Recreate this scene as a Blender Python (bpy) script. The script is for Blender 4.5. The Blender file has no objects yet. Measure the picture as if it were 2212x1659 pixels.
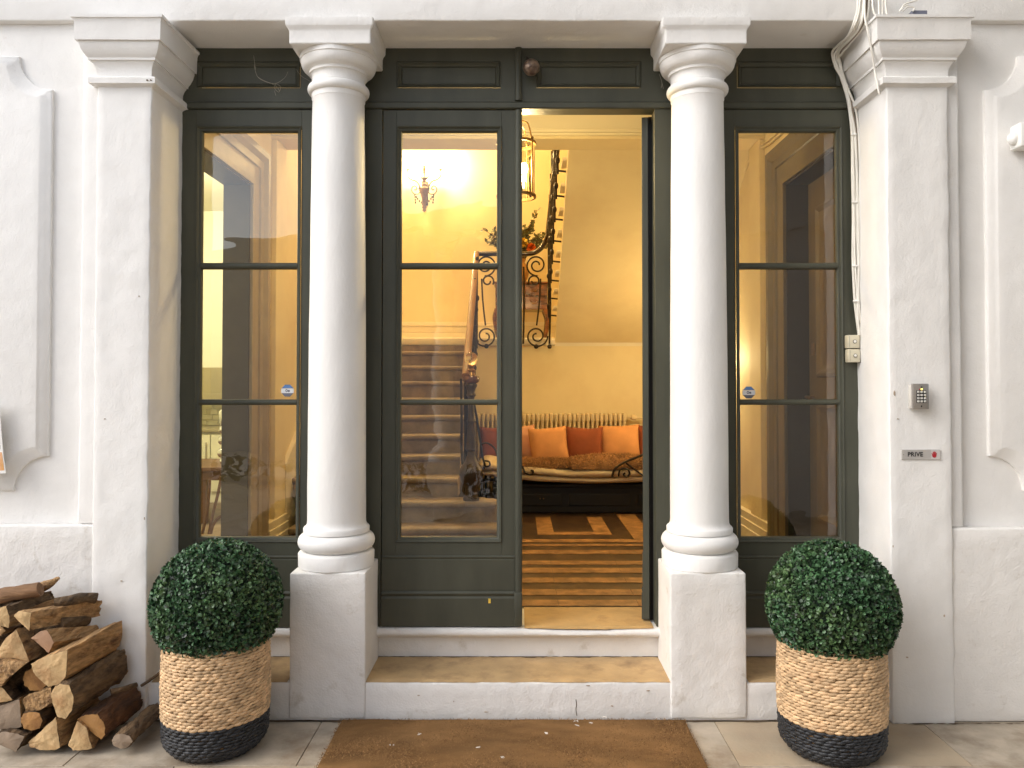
import bpy, bmesh, math, random
import numpy as np
from mathutils import Vector, Matrix, noise as mnoise
R = math.radians
rng = random.Random(7)
nrng = np.random.default_rng(7)
sc = bpy.context.scene
COL = sc.collection

# ------------------------------------------------------------------ camera, sky, sun, exposure
F_PX, VPX, HZN, PITCH, EYE = 1700.0, 1119.0, 825.0, R(1.2), 1.365
PPY = HZN - F_PX * math.tan(PITCH)
cam_d = bpy.data.cameras.new('camera')
cam = bpy.data.objects.new('camera', cam_d); COL.objects.link(cam)
cam_d.sensor_width = 36.0
cam_d.lens = F_PX / 2212 * 36
cam_d.shift_x = -(VPX - 1106) / 2212
cam_d.shift_y = -(829.5 - PPY) / 2212
cam_d.clip_start, cam_d.clip_end = 0.05, 300
cam.location = (0, 0, EYE)
cam.rotation_euler = (R(90) + PITCH, 0, 0)
sc.camera = cam

SUN_EL, SUN_AZ = R(38), R(-64)            # azimuth measured from -y (behind the camera) towards -x (left)
world = bpy.data.worlds.new('World'); sc.world = world
world.use_nodes = True
wn = world.node_tree; wn.nodes.clear()
w_out = wn.nodes.new('ShaderNodeOutputWorld'); w_bg = wn.nodes.new('ShaderNodeBackground')
w_sky = wn.nodes.new('ShaderNodeTexSky'); w_sky.sky_type = 'NISHITA'; w_sky.sun_disc = False
w_sky.sun_elevation = SUN_EL; w_sky.sun_rotation = R(180) - SUN_AZ
w_sky.dust_density = 2.0; w_sky.air_density = 1.0
w_hs = wn.nodes.new('ShaderNodeHueSaturation'); w_hs.inputs['Saturation'].default_value = 0.42
w_bg.inputs['Strength'].default_value = 0.15
wn.links.new(w_sky.outputs[0], w_hs.inputs['Color']); wn.links.new(w_hs.outputs[0], w_bg.inputs[0])
wn.links.new(w_bg.outputs[0], w_out.inputs[0])

sun_d = bpy.data.lights.new('sun', 'SUN'); sun = bpy.data.objects.new('sun', sun_d); COL.objects.link(sun)
sun_d.energy = 0.5; sun_d.angle = R(40); sun_d.color = (1.0, 0.97, 0.93)
sdir = Vector((math.sin(SUN_AZ) * math.cos(SUN_EL), -math.cos(SUN_AZ) * math.cos(SUN_EL), math.sin(SUN_EL)))
sun.rotation_euler = sdir.to_track_quat('Z', 'Y').to_euler()
sun.location = sdir * 20

sc.view_settings.view_transform = 'Standard'; sc.view_settings.look = 'None'
sc.view_settings.gamma = 1.0; sc.view_settings.use_curve_mapping = False
sc.view_settings.exposure = 1.02
sc.render.engine = 'CYCLES'
cy = sc.cycles
cy.use_denoising = True; cy.denoiser = 'OPENIMAGEDENOISE'
cy.max_bounces = 10; cy.diffuse_bounces = 5; cy.glossy_bounces = 4; cy.transparent_max_bounces = 16; cy.transmission_bounces = 6
cy.sample_clamp_indirect = 6.0
cy.caustics_reflective = False; cy.caustics_refractive = False

def P(X, Y, yp):
    """The point of the vertical plane y = yp that the photograph (2212 px wide) shows at X, Y."""
    u = (X - VPX) / F_PX; v = (PPY - Y) / F_PX
    d = Vector((u, math.cos(PITCH) - v * math.sin(PITCH), math.sin(PITCH) + v * math.cos(PITCH)))
    return Vector((0, 0, EYE)) + d * (yp / d.y)
def PX(X, yp): return P(X, HZN, yp).x
def PZ(Y, yp): return P(VPX, Y, yp).z

# ------------------------------------------------------------------ materials
def mat(name, col, rough=0.6, var=0.12, vscale=6.0, bump=0.0, bscale=40.0, metal=0.0, col2=None, c2scale=3.0, c2lo=0.45, c2hi=0.6,
        island=0.0, spec=0.5, bump2=0.0, b2scale=6.0, stretch=None, emit=None, estr=0.0, coat=0.0):
    m = bpy.data.materials.new(name); m.use_nodes = True
    nt = m.node_tree; N = nt.nodes; L = nt.links
    b = N['Principled BSDF']
    b.inputs['Roughness'].default_value = rough; b.inputs['Metallic'].default_value = metal
    b.inputs['Specular IOR Level'].default_value = spec
    if coat: b.inputs['Coat Weight'].default_value = coat; b.inputs['Coat Roughness'].default_value = 0.15
    tc = N.new('ShaderNodeTexCoord'); mp = N.new('ShaderNodeMapping'); L.new(tc.outputs['Object'], mp.inputs[0])
    if stretch: mp.inputs['Scale'].default_value = stretch
    n1 = N.new('ShaderNodeTexNoise'); n1.inputs['Scale'].default_value = vscale; n1.inputs['Detail'].default_value = 6
    L.new(mp.outputs[0], n1.inputs['Vector'])
    rgb = N.new('ShaderNodeRGB'); rgb.outputs[0].default_value = (*col, 1)
    cur = rgb.outputs[0]
    if col2 is not None:
        n2 = N.new('ShaderNodeTexNoise'); n2.inputs['Scale'].default_value = c2scale; n2.inputs['Detail'].default_value = 8; n2.inputs['Roughness'].default_value = 0.65
        L.new(mp.outputs[0], n2.inputs['Vector'])
        cr = N.new('ShaderNodeMapRange'); cr.inputs['From Min'].default_value = c2lo; cr.inputs['From Max'].default_value = c2hi
        L.new(n2.outputs[0], cr.inputs[0])
        mx = N.new('ShaderNodeMix'); mx.data_type = 'RGBA'; L.new(cr.outputs[0], mx.inputs['Factor'])
        L.new(cur, mx.inputs['A']); mx.inputs['B'].default_value = (*col2, 1); cur = mx.outputs['Result']
    mr = N.new('ShaderNodeMapRange'); mr.inputs['From Min'].default_value = 0.3; mr.inputs['From Max'].default_value = 0.7
    mr.inputs['To Min'].default_value = 1 - var; mr.inputs['To Max'].default_value = 1 + var
    L.new(n1.outputs[0], mr.inputs[0])
    val = mr.outputs[0]
    if island:
        g = N.new('ShaderNodeNewGeometry'); ir = N.new('ShaderNodeMapRange')
        ir.inputs['To Min'].default_value = 1 - island; ir.inputs['To Max'].default_value = 1 + island
        L.new(g.outputs['Random Per Island'], ir.inputs[0])
        mu = N.new('ShaderNodeMath'); mu.operation = 'MULTIPLY'; L.new(val, mu.inputs[0]); L.new(ir.outputs[0], mu.inputs[1]); val = mu.outputs[0]
    sc_ = N.new('ShaderNodeVectorMath'); sc_.operation = 'SCALE'; L.new(cur, sc_.inputs[0]); L.new(val, sc_.inputs['Scale'])
    L.new(sc_.outputs[0], b.inputs['Base Color'])
    if bump or bump2:
        last = None
        for st, s_, dist in ((bump, bscale, 0.004), (bump2, b2scale, 0.02)):
            if not st: continue
            nb = N.new('ShaderNodeTexNoise'); nb.inputs['Scale'].default_value = s_; nb.inputs['Detail'].default_value = 5
            L.new(mp.outputs[0], nb.inputs['Vector'])
            bp = N.new('ShaderNodeBump'); bp.inputs['Strength'].default_value = st; bp.inputs['Distance'].default_value = dist
            L.new(nb.outputs[0], bp.inputs['Height'])
            if last: L.new(last, bp.inputs['Normal'])
            last = bp.outputs[0]
        L.new(last, b.inputs['Normal'])
    if emit:
        b.inputs['Emission Color'].default_value = (*emit, 1); b.inputs['Emission Strength'].default_value = estr
    return m

def glass_mat(name, tint=(0.97, 0.98, 0.96), wav=0.12, scale=2.2, dist=0.02):
    m = bpy.data.materials.new(name); m.use_nodes = True
    nt = m.node_tree; N = nt.nodes; L = nt.links; N.clear()
    o = N.new('ShaderNodeOutputMaterial'); mx = N.new('ShaderNodeMixShader'); tr = N.new('ShaderNodeBsdfTransparent'); gl = N.new('ShaderNodeBsdfGlossy')
    tr.inputs[0].default_value = (*tint, 1); gl.inputs['Roughness'].default_value = 0.0
    fr = N.new('ShaderNodeFresnel'); fr.inputs[0].default_value = 1.5
    mu = N.new('ShaderNodeMath'); mu.operation = 'MULTIPLY'; mu.inputs[1].default_value = 3.0
    tc = N.new('ShaderNodeTexCoord'); mp = N.new('ShaderNodeMapping'); mp.inputs['Scale'].default_value = (1.2, 1, 2.2); L.new(tc.outputs['Object'], mp.inputs[0])
    nb = N.new('ShaderNodeTexNoise'); nb.inputs['Scale'].default_value = scale; nb.inputs['Detail'].default_value = 2; L.new(mp.outputs[0], nb.inputs['Vector'])
    bp = N.new('ShaderNodeBump'); bp.inputs['Strength'].default_value = wav; bp.inputs['Distance'].default_value = dist; L.new(nb.outputs[0], bp.inputs['Height'])
    L.new(bp.outputs[0], gl.inputs['Normal'])
    L.new(fr.outputs[0], mu.inputs[0]); L.new(mu.outputs[0], mx.inputs[0]); L.new(tr.outputs[0], mx.inputs[1]); L.new(gl.outputs[0], mx.inputs[2]); L.new(mx.outputs[0], o.inputs[0])
    return m

M = {}
M['plaster'] = mat('white_plaster', (0.81, 0.795, 0.77), 0.75, 0.025, 9, 0.30, 150, bump2=0.22, b2scale=14, col2=(0.70, 0.66, 0.60), c2scale=7, c2lo=0.66, c2hi=0.80)
M['plaster_dirty'] = mat('scuffed_white_plaster', (0.78, 0.76, 0.73), 0.78, 0.04, 9, 0.45, 130, bump2=0.3, b2scale=14, col2=(0.56, 0.51, 0.44), c2scale=11, c2lo=0.60, c2hi=0.76)
M['column_white'] = mat('column_white_paint', (0.82, 0.805, 0.78), 0.6, 0.025, 12, 0.3, 90, bump2=0.3, b2scale=9, stretch=(1, 1, 0.45), col2=(0.66, 0.62, 0.55), c2scale=16, c2lo=0.68, c2hi=0.80)
M['green'] = mat('green_grey_paint', (0.066, 0.067, 0.048), 0.48, 0.16, 9, 0.10, 160, spec=0.35, stretch=(1, 1, 0.3), bump2=0.10, b2scale=14)
M['black_gap'] = mat('gap_shade_black', (0.02, 0.016, 0.012), 0.5, 0.2, 9)  # near black, stands in for the shade beside the open leaf
M['pane'] = glass_mat('old_window_glass')
M['stone'] = mat('worn_tan_stone', (0.50, 0.34, 0.17), 0.7, 0.16, 9, 0.4, 60, col2=(0.30, 0.195, 0.10), c2scale=7, c2lo=0.5, c2hi=0.72, bump2=0.3, b2scale=10)
M['threshold_stone'] = mat('ochre_threshold_stone', (0.46, 0.30, 0.13), 0.6, 0.15, 9, 0.35, 60, col2=(0.26, 0.16, 0.07), c2scale=9, c2lo=0.52, c2hi=0.72)
M['paver'] = mat('beige_paving_stone', (0.47, 0.40, 0.31), 0.6, 0.14, 14, 0.3, 70, col2=(0.27, 0.205, 0.14), c2scale=4.5, c2lo=0.47, c2hi=0.7, bump2=0.2, b2scale=6)
M['paver_b'] = mat('tan_paving_stone', (0.48, 0.39, 0.275), 0.6, 0.14, 14, 0.3, 70, col2=(0.30, 0.22, 0.145), c2scale=3.5, c2lo=0.45, c2hi=0.7, bump2=0.2, b2scale=6)
M['joint'] = mat('paving_joint', (0.24, 0.19, 0.135), 0.9, 0.2, 20)
M['coir'] = mat('brown_coir', (0.235, 0.130, 0.054), 0.95, 0.28, 7, 0.8, 320, col2=(0.155, 0.082, 0.032), c2scale=4, c2lo=0.42, c2hi=0.68, spec=0.1, stretch=(0.6, 1.4, 1))
M['coir_fibre'] = mat('coir_fibre', (0.25, 0.140, 0.062), 0.95, 0.2, 6, island=0.7, spec=0.1)
M['lint'] = mat('white_lint', (0.7, 0.66, 0.6), 0.9)
M['straw'] = mat('woven_water_hyacinth', (0.60, 0.41, 0.235), 0.6, 0.12, 30, 0.5, 260, island=0.28, col2=(0.40, 0.225, 0.11), c2scale=9, c2lo=0.56, c2hi=0.72, spec=0.3)
M['straw_black'] = mat('black_dyed_weave', (0.015, 0.016, 0.019), 0.5, 0.2, 20, 0.4, 200, island=0.35)
M['straw_core'] = mat('basket_inner', (0.30, 0.18, 0.085), 0.9)
M['leaf'] = mat('boxwood_leaf', (0.040, 0.098, 0.040), 0.42, 0.12, 8, island=0.85, spec=0.5, col2=(0.060, 0.110, 0.040), c2scale=5)
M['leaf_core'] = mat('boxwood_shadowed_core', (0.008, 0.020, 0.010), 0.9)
M['cut'] = mat('cut_wood_end', (0.58, 0.39, 0.19), 0.75, 0.22, 22, 1.0, 60, col2=(0.33, 0.185, 0.08), c2scale=11, c2lo=0.46, c2hi=0.7, bump2=0.6, b2scale=22)
M['cut_orange'] = mat('orange_wood_end', (0.40, 0.205, 0.065), 0.75, 0.16, 16, 0.5, 120, col2=(0.24, 0.11, 0.035), c2scale=10)
M['cut_grey'] = mat('weathered_wood_end', (0.27, 0.20, 0.14), 0.8, 0.2, 16, 0.5, 120)
M['cut_pink'] = mat('pinkish_wood_end', (0.42, 0.25, 0.15), 0.75, 0.14, 16, 0.5, 120)
M['split'] = mat('split_wood_face', (0.45, 0.265, 0.115), 0.75, 0.45, 14, 1.0, 60, stretch=(5, 0.5, 5), col2=(0.13, 0.062, 0.024), c2scale=6, c2lo=0.50, c2hi=0.66, bump2=1.0, b2scale=10)
M['bark'] = mat('brown_bark', (0.17, 0.105, 0.052), 0.9, 0.35, 22, 1.0, 60, stretch=(3, 0.8, 3), col2=(0.050, 0.031, 0.017), c2scale=9, c2lo=0.42, c2hi=0.66, bump2=0.8, b2scale=18)
M['bark_red'] = mat('reddish_bark', (0.125, 0.055, 0.022), 0.9, 0.35, 18, 0.9, 60, stretch=(3, 0.8, 3), col2=(0.05, 0.024, 0.012), c2scale=8, bump2=0.6, b2scale=14)
M['cream'] = mat('cream_hall_paint', (0.79, 0.67, 0.42), 0.7, 0.03, 2.5, 0.12, 90, col2=(0.75, 0.62, 0.38), c2scale=1.5)
M['ceiling'] = mat('hall_ceiling_paint', (0.80, 0.72, 0.52), 0.7, 0.03, 2.5, 0.1, 90)
M['stair_white'] = mat('cream_white_paint', (0.78, 0.70, 0.55), 0.6, 0.04, 5)
M['stair_stone'] = mat('worn_stair_stone', (0.25, 0.185, 0.12), 0.6, 0.25, 7, 0.4, 50, col2=(0.15, 0.10, 0.06), c2scale=5, c2lo=0.45, c2hi=0.68)
M['tile_dark'] = mat('dark_mosaic', (0.040, 0.022, 0.012), 0.35, 0.3, 12, 0.2, 120, col2=(0.08, 0.045, 0.022), c2scale=8)
M['tile_pale'] = mat('ochre_mosaic', (0.36, 0.19, 0.072), 0.4, 0.35, 14, 0.25, 120, col2=(0.22, 0.11, 0.04), c2scale=12)
M['iron'] = mat('black_wrought_iron', (0.022, 0.015, 0.012), 0.4, 0.2, 30, 0.2, 150, metal=0.5)
M['bronze'] = mat('dark_bronze', (0.055, 0.034, 0.019), 0.42, 0.3, 25, 0.25, 120, metal=0.35)
M['sconce_metal'] = mat('tarnished_sconce_metal', (0.16, 0.105, 0.065), 0.45, 0.25, 25, 0.2, 120, metal=0.4)
M['brass'] = mat('aged_brass', (0.32, 0.19, 0.07), 0.35, 0.2, 25, metal=0.85)
M['rail_wood'] = mat('brown_handrail_wood', (0.25, 0.115, 0.042), 0.3, 0.2, 12, stretch=(4, 0.5, 1), coat=0.05)
M['rail_dark'] = mat('dark_handrail_wood', (0.028, 0.013, 0.008), 0.22, 0.2, 12, coat=0.4)
M['mahogany'] = mat('polished_mahogany', (0.17, 0.058, 0.018), 0.25, 0.35, 9, stretch=(1, 1, 4), coat=0.5, col2=(0.055, 0.018, 0.008), c2scale=6)
M['door_brown'] = mat('brown_door_paint', (0.13, 0.092, 0.045), 0.5, 0.1, 9, 0.1, 100)
M['door_dark'] = mat('dark_door_reveal', (0.030, 0.022, 0.014), 0.5, 0.1, 9)
M['frame_olive'] = mat('olive_frame_paint', (0.15, 0.118, 0.07), 0.5, 0.08, 9)
M['frame_taupe'] = mat('taupe_frame_paint', (0.36, 0.30, 0.23), 0.5, 0.08, 9)
M['grey_reveal'] = mat('grey_reveal_paint', (0.085, 0.075, 0.068), 0.55, 0.1, 9)
M['peach'] = mat('peach_velvet', (0.60, 0.27, 0.10), 0.85, 0.10, 10, 0.2, 200)
M['pink'] = mat('pink_velvet', (0.60, 0.30, 0.18), 0.85, 0.10, 10, 0.2, 200)
M['rust'] = mat('rust_velvet', (0.23, 0.055, 0.018), 0.9, 0.15, 10, 0.2, 200)
M['linen'] = mat('cream_futon_cotton', (0.72, 0.57, 0.36), 0.9, 0.08, 8, 0.3, 120, bump2=0.4, b2scale=14)
M['fur'] = mat('brown_fur', (0.36, 0.18, 0.07), 0.9, 0.25, 15, island=0.4, col2=(0.23, 0.11, 0.04), c2scale=7)
M['radiator'] = mat('cream_radiator_enamel', (0.66, 0.53, 0.33), 0.4, 0.06, 12)
M['radiator_dark'] = mat('radiator_gap', (0.10, 0.05, 0.02), 0.8)
M['trunk'] = mat('black_trunk_paint', (0.005, 0.004, 0.003), 0.6, 0.2, 9)
M['vase'] = mat('amber_vase', (0.34, 0.17, 0.05), 0.3, 0.15, 12)
M['bouquet_leaf'] = mat('eucalyptus_leaf', (0.12, 0.125, 0.06), 0.6, 0.2, 12, island=0.6)
M['flower'] = mat('orange_flower', (0.62, 0.14, 0.02), 0.7, 0.2, 20, island=0.3)
M['flower_yellow'] = mat('yellow_flower', (0.62, 0.42, 0.06), 0.7, 0.2, 20, island=0.3)
M['cable'] = mat('white_cable', (0.80, 0.77, 0.70), 0.5, 0.06, 10, island=0.10)
M['cable_brown'] = mat('old_brown_cable', (0.24, 0.19, 0.14), 0.6, 0.1, 10)
M['ivory'] = mat('ivory_plastic', (0.62, 0.57, 0.43), 0.4, 0.05, 14)
M['ivory_dark'] = mat('button_ring', (0.12, 0.105, 0.08), 0.4)
M['steel'] = mat('brushed_steel', (0.42, 0.39, 0.36), 0.38, 0.08, 30, metal=0.75, stretch=(1, 1, 12))
M['steel_light'] = mat('polished_steel_edge', (0.75, 0.72, 0.66), 0.25, 0.04, 30, metal=0.5)
M['black'] = mat('black_plastic', (0.012, 0.011, 0.011), 0.4, 0.1)
M['key'] = mat('white_key', (0.74, 0.72, 0.66), 0.4, 0.05)
M['ink'] = mat('black_print', (0.018, 0.018, 0.018), 0.6)
M['grey_print'] = mat('grey_print', (0.30, 0.29, 0.28), 0.6)
M['sign'] = mat('silver_sign_plate', (0.50, 0.475, 0.45), 0.45, 0.05, 20, metal=0.25)
M['sign_pale'] = mat('pale_sign_field', (0.58, 0.54, 0.52), 0.45, 0.04)
M['red'] = mat('red_print', (0.42, 0.018, 0.03), 0.55)
M['led'] = mat('yellow_led', (0.8, 0.6, 0.1), 0.3, emit=(1.0, 0.72, 0.08), estr=2.5)
M['white_plastic'] = mat('white_plastic', (0.84, 0.83, 0.80), 0.4, 0.03)
M['sticker_blue'] = mat('blue_sticker', (0.12, 0.26, 0.56), 0.45, 0.1, 60)
M['sticker_white'] = mat('white_sticker', (0.80, 0.83, 0.86), 0.45, 0.04)
M['sticker_grey'] = mat('grey_sticker', (0.16, 0.17, 0.22), 0.45, 0.1)
M['poster_top'] = mat('pale_green_print', (0.66, 0.68, 0.55), 0.6, 0.08)
M['poster_orange'] = mat('orange_print', (0.70, 0.34, 0.08), 0.6, 0.12, 14, col2=(0.75, 0.45, 0.30), c2scale=8)
M['web'] = mat('dusty_web', (0.34, 0.31, 0.25), 0.9)
M['kitchen'] = mat('kitchen_wall_paint', (0.72, 0.71, 0.56), 0.7, 0.03, 3)
M['kitchen_tile'] = mat('kitchen_tile', (0.72, 0.71, 0.52), 0.25, 0.04, 8)
M['olive'] = mat('olive_hood', (0.30, 0.26, 0.13), 0.5, 0.06)
M['brown_wood'] = mat('brown_table_wood', (0.13, 0.062, 0.026), 0.4, 0.2, 10, stretch=(1, 1, 5))
M['chrome'] = mat('silver_ball', (0.75, 0.75, 0.72), 0.08, 0.02, metal=1.0)
M['bulb'] = mat('lit_bulb', (1, 0.9, 0.7), 0.4, emit=(1.0, 0.80, 0.45), estr=22)
M['clear'] = glass_mat('lantern_glass', (0.99, 0.97, 0.92), 0.05, 3, 0.01)
M['hedge'] = mat('dark_hedge', (0.030, 0.038, 0.018), 0.7, 0.3, 6, island=0.5)
M['far_wall'] = mat('pale_courtyard_wall', (0.50, 0.50, 0.52), 0.8, 0.05, 2)
M['ground'] = mat('pale_courtyard_gravel', (0.48, 0.44, 0.40), 0.9, 0.15, 5, 0.3, 60)
M['stick'] = mat('dry_stick', (0.12, 0.075, 0.04), 0.9, 0.2, 20)
def ball_glass():
    m = bpy.data.materials.new('solid_glass'); m.use_nodes = True
    b = m.node_tree.nodes['Principled BSDF']; b.inputs['Transmission Weight'].default_value = 1; b.inputs['Roughness'].default_value = 0.0
    b.inputs['IOR'].default_value = 1.5; b.inputs['Base Color'].default_value = (1, .95, .85, 1)
    return m
M['ball'] = ball_glass()

# ------------------------------------------------------------------ object helpers
def root_of(o):
    while o.parent is not None: o = o.parent
    return o
def obj(name, bm, m, parent=None, smooth=None, label=None):
    """Links bm (world coordinates) as ONE mesh object, m a material or list of them."""
    me = bpy.data.meshes.new(name)
    if parent is not None: bm.transform(Matrix.Translation(-root_of(parent).location))
    bm.normal_update(); bm.to_mesh(me); bm.free()
    return link(name, me, m, parent, smooth, label)
def link(name, me, m, parent=None, smooth=None, label=None):
    for x in (m if isinstance(m, (list, tuple)) else [m]): me.materials.append(x)
    if smooth is not None:
        me.polygons.foreach_set('use_smooth', [True] * len(me.polygons))
        if smooth < 180: me.set_sharp_from_angle(angle=R(smooth))
    o = bpy.data.objects.new(name, me); COL.objects.link(o)
    if parent is not None: o.parent = parent
    if label: o['label'] = label
    return o
def thing(name, label, cat, loc=(0, 0, 0), group=None):
    o = bpy.data.objects.new(name, None); COL.objects.link(o); o.location = loc; o.empty_display_size = 0.05
    return tag(o, label, cat, group)
def tag(o, label, cat, group=None):
    o['label'] = label; o['category'] = cat
    if group: o['group'] = group
    return o
def struct(o): o['kind'] = 'structure'; return o
def stuff(o): o['kind'] = 'stuff'; return o
def copy_tree(o, parent=None):
    c = o.copy(); COL.objects.link(c); c.parent = parent
    for ch in list(o.children): copy_tree(ch, c)
    return c
def dup(root, loc, rotz=0, label=None, group=None):
    c = copy_tree(root); c.location = loc; c.rotation_euler = (0, 0, rotz)
    if label: c['label'] = label
    if group: c['group'] = group
    return c
NB = bmesh.new
def box(bm, x0, x1, y0, y1, z0, z1, bev=0.0, seg=2, mi=0):
    r = bmesh.ops.create_cube(bm, size=1, matrix=Matrix.Translation(((x0+x1)/2, (y0+y1)/2, (z0+z1)/2)) @ Matrix.Diagonal((abs(x1-x0), abs(y1-y0), abs(z1-z0), 1)))
    vs = r['verts']
    for f in {f for v in vs for f in v.link_faces}: f.material_index = mi
    if bev:
        es = list({e for v in vs for e in v.link_edges})
        bmesh.ops.bevel(bm, geom=es, offset=bev, segments=seg, affect='EDGES', profile=0.5)
    return bm
def rough(bm, cell, amp, freq=9.0, seed=0.0):
    """Cuts the mesh into cells and shakes the vertices: hand-laid plaster."""
    for ax in range(3):
        cs = [v.co[ax] for v in bm.verts]; lo, hi = min(cs), max(cs)
        n = int((hi - lo) / cell)
        for i in range(1, n):
            p = [0, 0, 0]; p[ax] = lo + (hi - lo) * i / n
            nn = [0, 0, 0]; nn[ax] = 1
            bmesh.ops.bisect_plane(bm, geom=bm.verts[:] + bm.edges[:] + bm.faces[:], plane_co=p, plane_no=nn)
    for v in bm.verts:
        q = v.co * freq + Vector((seed, seed * 1.7, 0))
        v.co += mnoise.noise_vector(q) * amp + mnoise.noise_vector(q * 4.1) * amp * 0.45
    return bm
def lathe(bm, prof, seg=32, c=(0, 0), mi=0, cap=True, lat=1.0):
    rings = []
    for r, z in prof:
        rings.append([bm.verts.new((c[0] + r * math.cos(2*math.pi*i/seg), c[1] + r * math.sin(2*math.pi*i/seg) * lat, z)) for i in range(seg)])
    for a, b in zip(rings, rings[1:]):
        for i in range(seg):
            f = bm.faces.new((a[i], a[(i+1) % seg], b[(i+1) % seg], b[i])); f.material_index = mi
    if cap:
        f = bm.faces.new(list(reversed(rings[0]))); f.material_index = mi
        f = bm.faces.new(rings[-1]); f.material_index = mi
    bm.normal_update()
    return bm
def tube(bm, pts, r, seg=8, mi=0):
    """A round bar along pts; r a number or one radius per point."""
    pts = [Vector(p) for p in pts]; n = len(pts)
    rs = [r] * n if isinstance(r, (int, float)) else r
    t0 = (pts[1] - pts[0]).normalized()
    up = Vector((0, 0, 1)) if abs(t0.z) < 0.9 else Vector((1, 0, 0))
    a = t0.cross(up).normalized()
    rings = []
    for i in range(n):
        t = (pts[min(i+1, n-1)] - pts[max(i-1, 0)])
        if t.length < 1e-9: t = t0
        t.normalize()
        a = (a - t * a.dot(t))
        if a.length < 1e-6: a = t.orthogonal()
        a.normalize(); b = t.cross(a)
        rings.append([bm.verts.new(pts[i] + (a * math.cos(2*math.pi*k/seg) + b * math.sin(2*math.pi*k/seg)) * rs[i]) for k in range(seg)])
    for p, q in zip(rings, rings[1:]):
        for k in range(seg):
            f = bm.faces.new((p[k], p[(k+1) % seg], q[(k+1) % seg], q[k])); f.material_index = mi
    f = bm.faces.new(list(reversed(rings[0]))); f.material_index = mi
    f = bm.faces.new(rings[-1]); f.material_index = mi
    return bm
def ball(bm, c, r, seg=16, scale=(1, 1, 1), mi=0):
    rr = bmesh.ops.create_uvsphere(bm, u_segments=seg, v_segments=max(6, seg//2), radius=r, matrix=Matrix.Translation(c) @ Matrix.Diagonal((*scale, 1)))
    for f in {f for v in rr['verts'] for f in v.link_faces}: f.material_index = mi
    return bm
def smooth_path(pts, n=8):
    """Catmull-Rom through pts."""
    pts = [Vector(p) for p in pts]; out = []
    for i in range(len(pts) - 1):
        p0, p1, p2, p3 = pts[max(i-1, 0)], pts[i], pts[i+1], pts[min(i+2, len(pts)-1)]
        for k in range(n):
            t = k / n
            out.append(0.5 * ((2*p1) + (p2-p0)*t + (2*p0-5*p1+4*p2-p3)*t*t + (3*p1-p0-3*p2+p3)*t*t*t))
    out.append(pts[-1]); return out
def rect_ring(bm, x0, x1, z0, z1, prof, cap=False, mi=0):
    """Mitred moulding round a rectangle in the xz plane; prof = [(inset, y), ...]."""
    rings = []
    for ins, y in prof:
        rings.append([bm.verts.new(c) for c in ((x0+ins, y, z0+ins), (x1-ins, y, z0+ins), (x1-ins, y, z1-ins), (x0+ins, y, z1-ins))])
    for a, b in zip(rings, rings[1:]):
        for i in range(4):
            f = bm.faces.new((a[i], a[(i+1) % 4], b[(i+1) % 4], b[i])); f.material_index = mi
    if cap: bm.faces.new(rings[-1])
    return bm
def prism(bm, pts, y0, y1, mi=0):
    """Extrudes an xz outline from y0 (front) to y1."""
    a = [bm.verts.new((p[0], y0, p[1])) for p in pts]; b = [bm.verts.new((p[0], y1, p[1])) for p in pts]
    n = len(pts); fs = [bm.faces.new(a), bm.faces.new(list(reversed(b)))]
    for i in range(n): fs.append(bm.faces.new((a[(i+1) % n], a[i], b[i], b[(i+1) % n])))
    for f in fs: f.material_index = mi
    bmesh.ops.recalc_face_normals(bm, faces=fs)
    return bm
def prism_x(bm, pts, x0, x1, mi=0):
    """Extrudes a yz outline from x0 to x1."""
    a = [bm.verts.new((x0, p[0], p[1])) for p in pts]; b = [bm.verts.new((x1, p[0], p[1])) for p in pts]
    n = len(pts); fs = [bm.faces.new(a), bm.faces.new(list(reversed(b)))]
    for i in range(n): fs.append(bm.faces.new((a[(i+1) % n], a[i], b[i], b[(i+1) % n])))
    for f in fs: f.material_index = mi
    bmesh.ops.recalc_face_normals(bm, faces=fs)
    return bm
def text_mesh(s, size, bold=0.0):
    cu = bpy.data.curves.new('lettering', 'FONT'); cu.body = s; cu.size = size; cu.offset = bold; cu.align_x = 'CENTER'; cu.align_y = 'CENTER'; cu.extrude = 0.0004; cu.space_character = 1.06
    o = bpy.data.objects.new('lettering', cu); COL.objects.link(o)
    dg = bpy.context.evaluated_depsgraph_get()
    me = bpy.data.meshes.new_from_object(o.evaluated_get(dg)); bpy.data.objects.remove(o)
    return me
def lettering(name, s, size, c, m, parent, bold=0.0, sx=1.0):
    me = text_mesh(s, size, bold)
    me.transform(Matrix.Translation(Vector(c) - root_of(parent).location) @ Matrix.Rotation(R(90), 4, 'X') @ Matrix.Diagonal((sx, 1, 1, 1)))
    me.materials.clear()
    return link(name, me, m, parent)

# ------------------------------------------------------------------ measures
Y_PL, Y_PIL, Y_DOOR, Y_COL = 3.20, 3.175, 3.47, 3.347      # plinth and step front, pilaster front, joinery face, column axis
Z_STEP = PZ(1475, Y_PL)
Z_THR = PZ(1359, 3.44)
Z_SOF = PZ(46, 3.21)
Z_PLINTH = PZ(1238, Y_PL)
ZH = Z_THR                                                # hall floor
XL0, XL1 = PX(203, Y_PIL), PX(321, Y_PIL)                # pilasters
XR0, XR1 = PX(1921, Y_PIL), PX(2054, Y_PIL)

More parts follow.
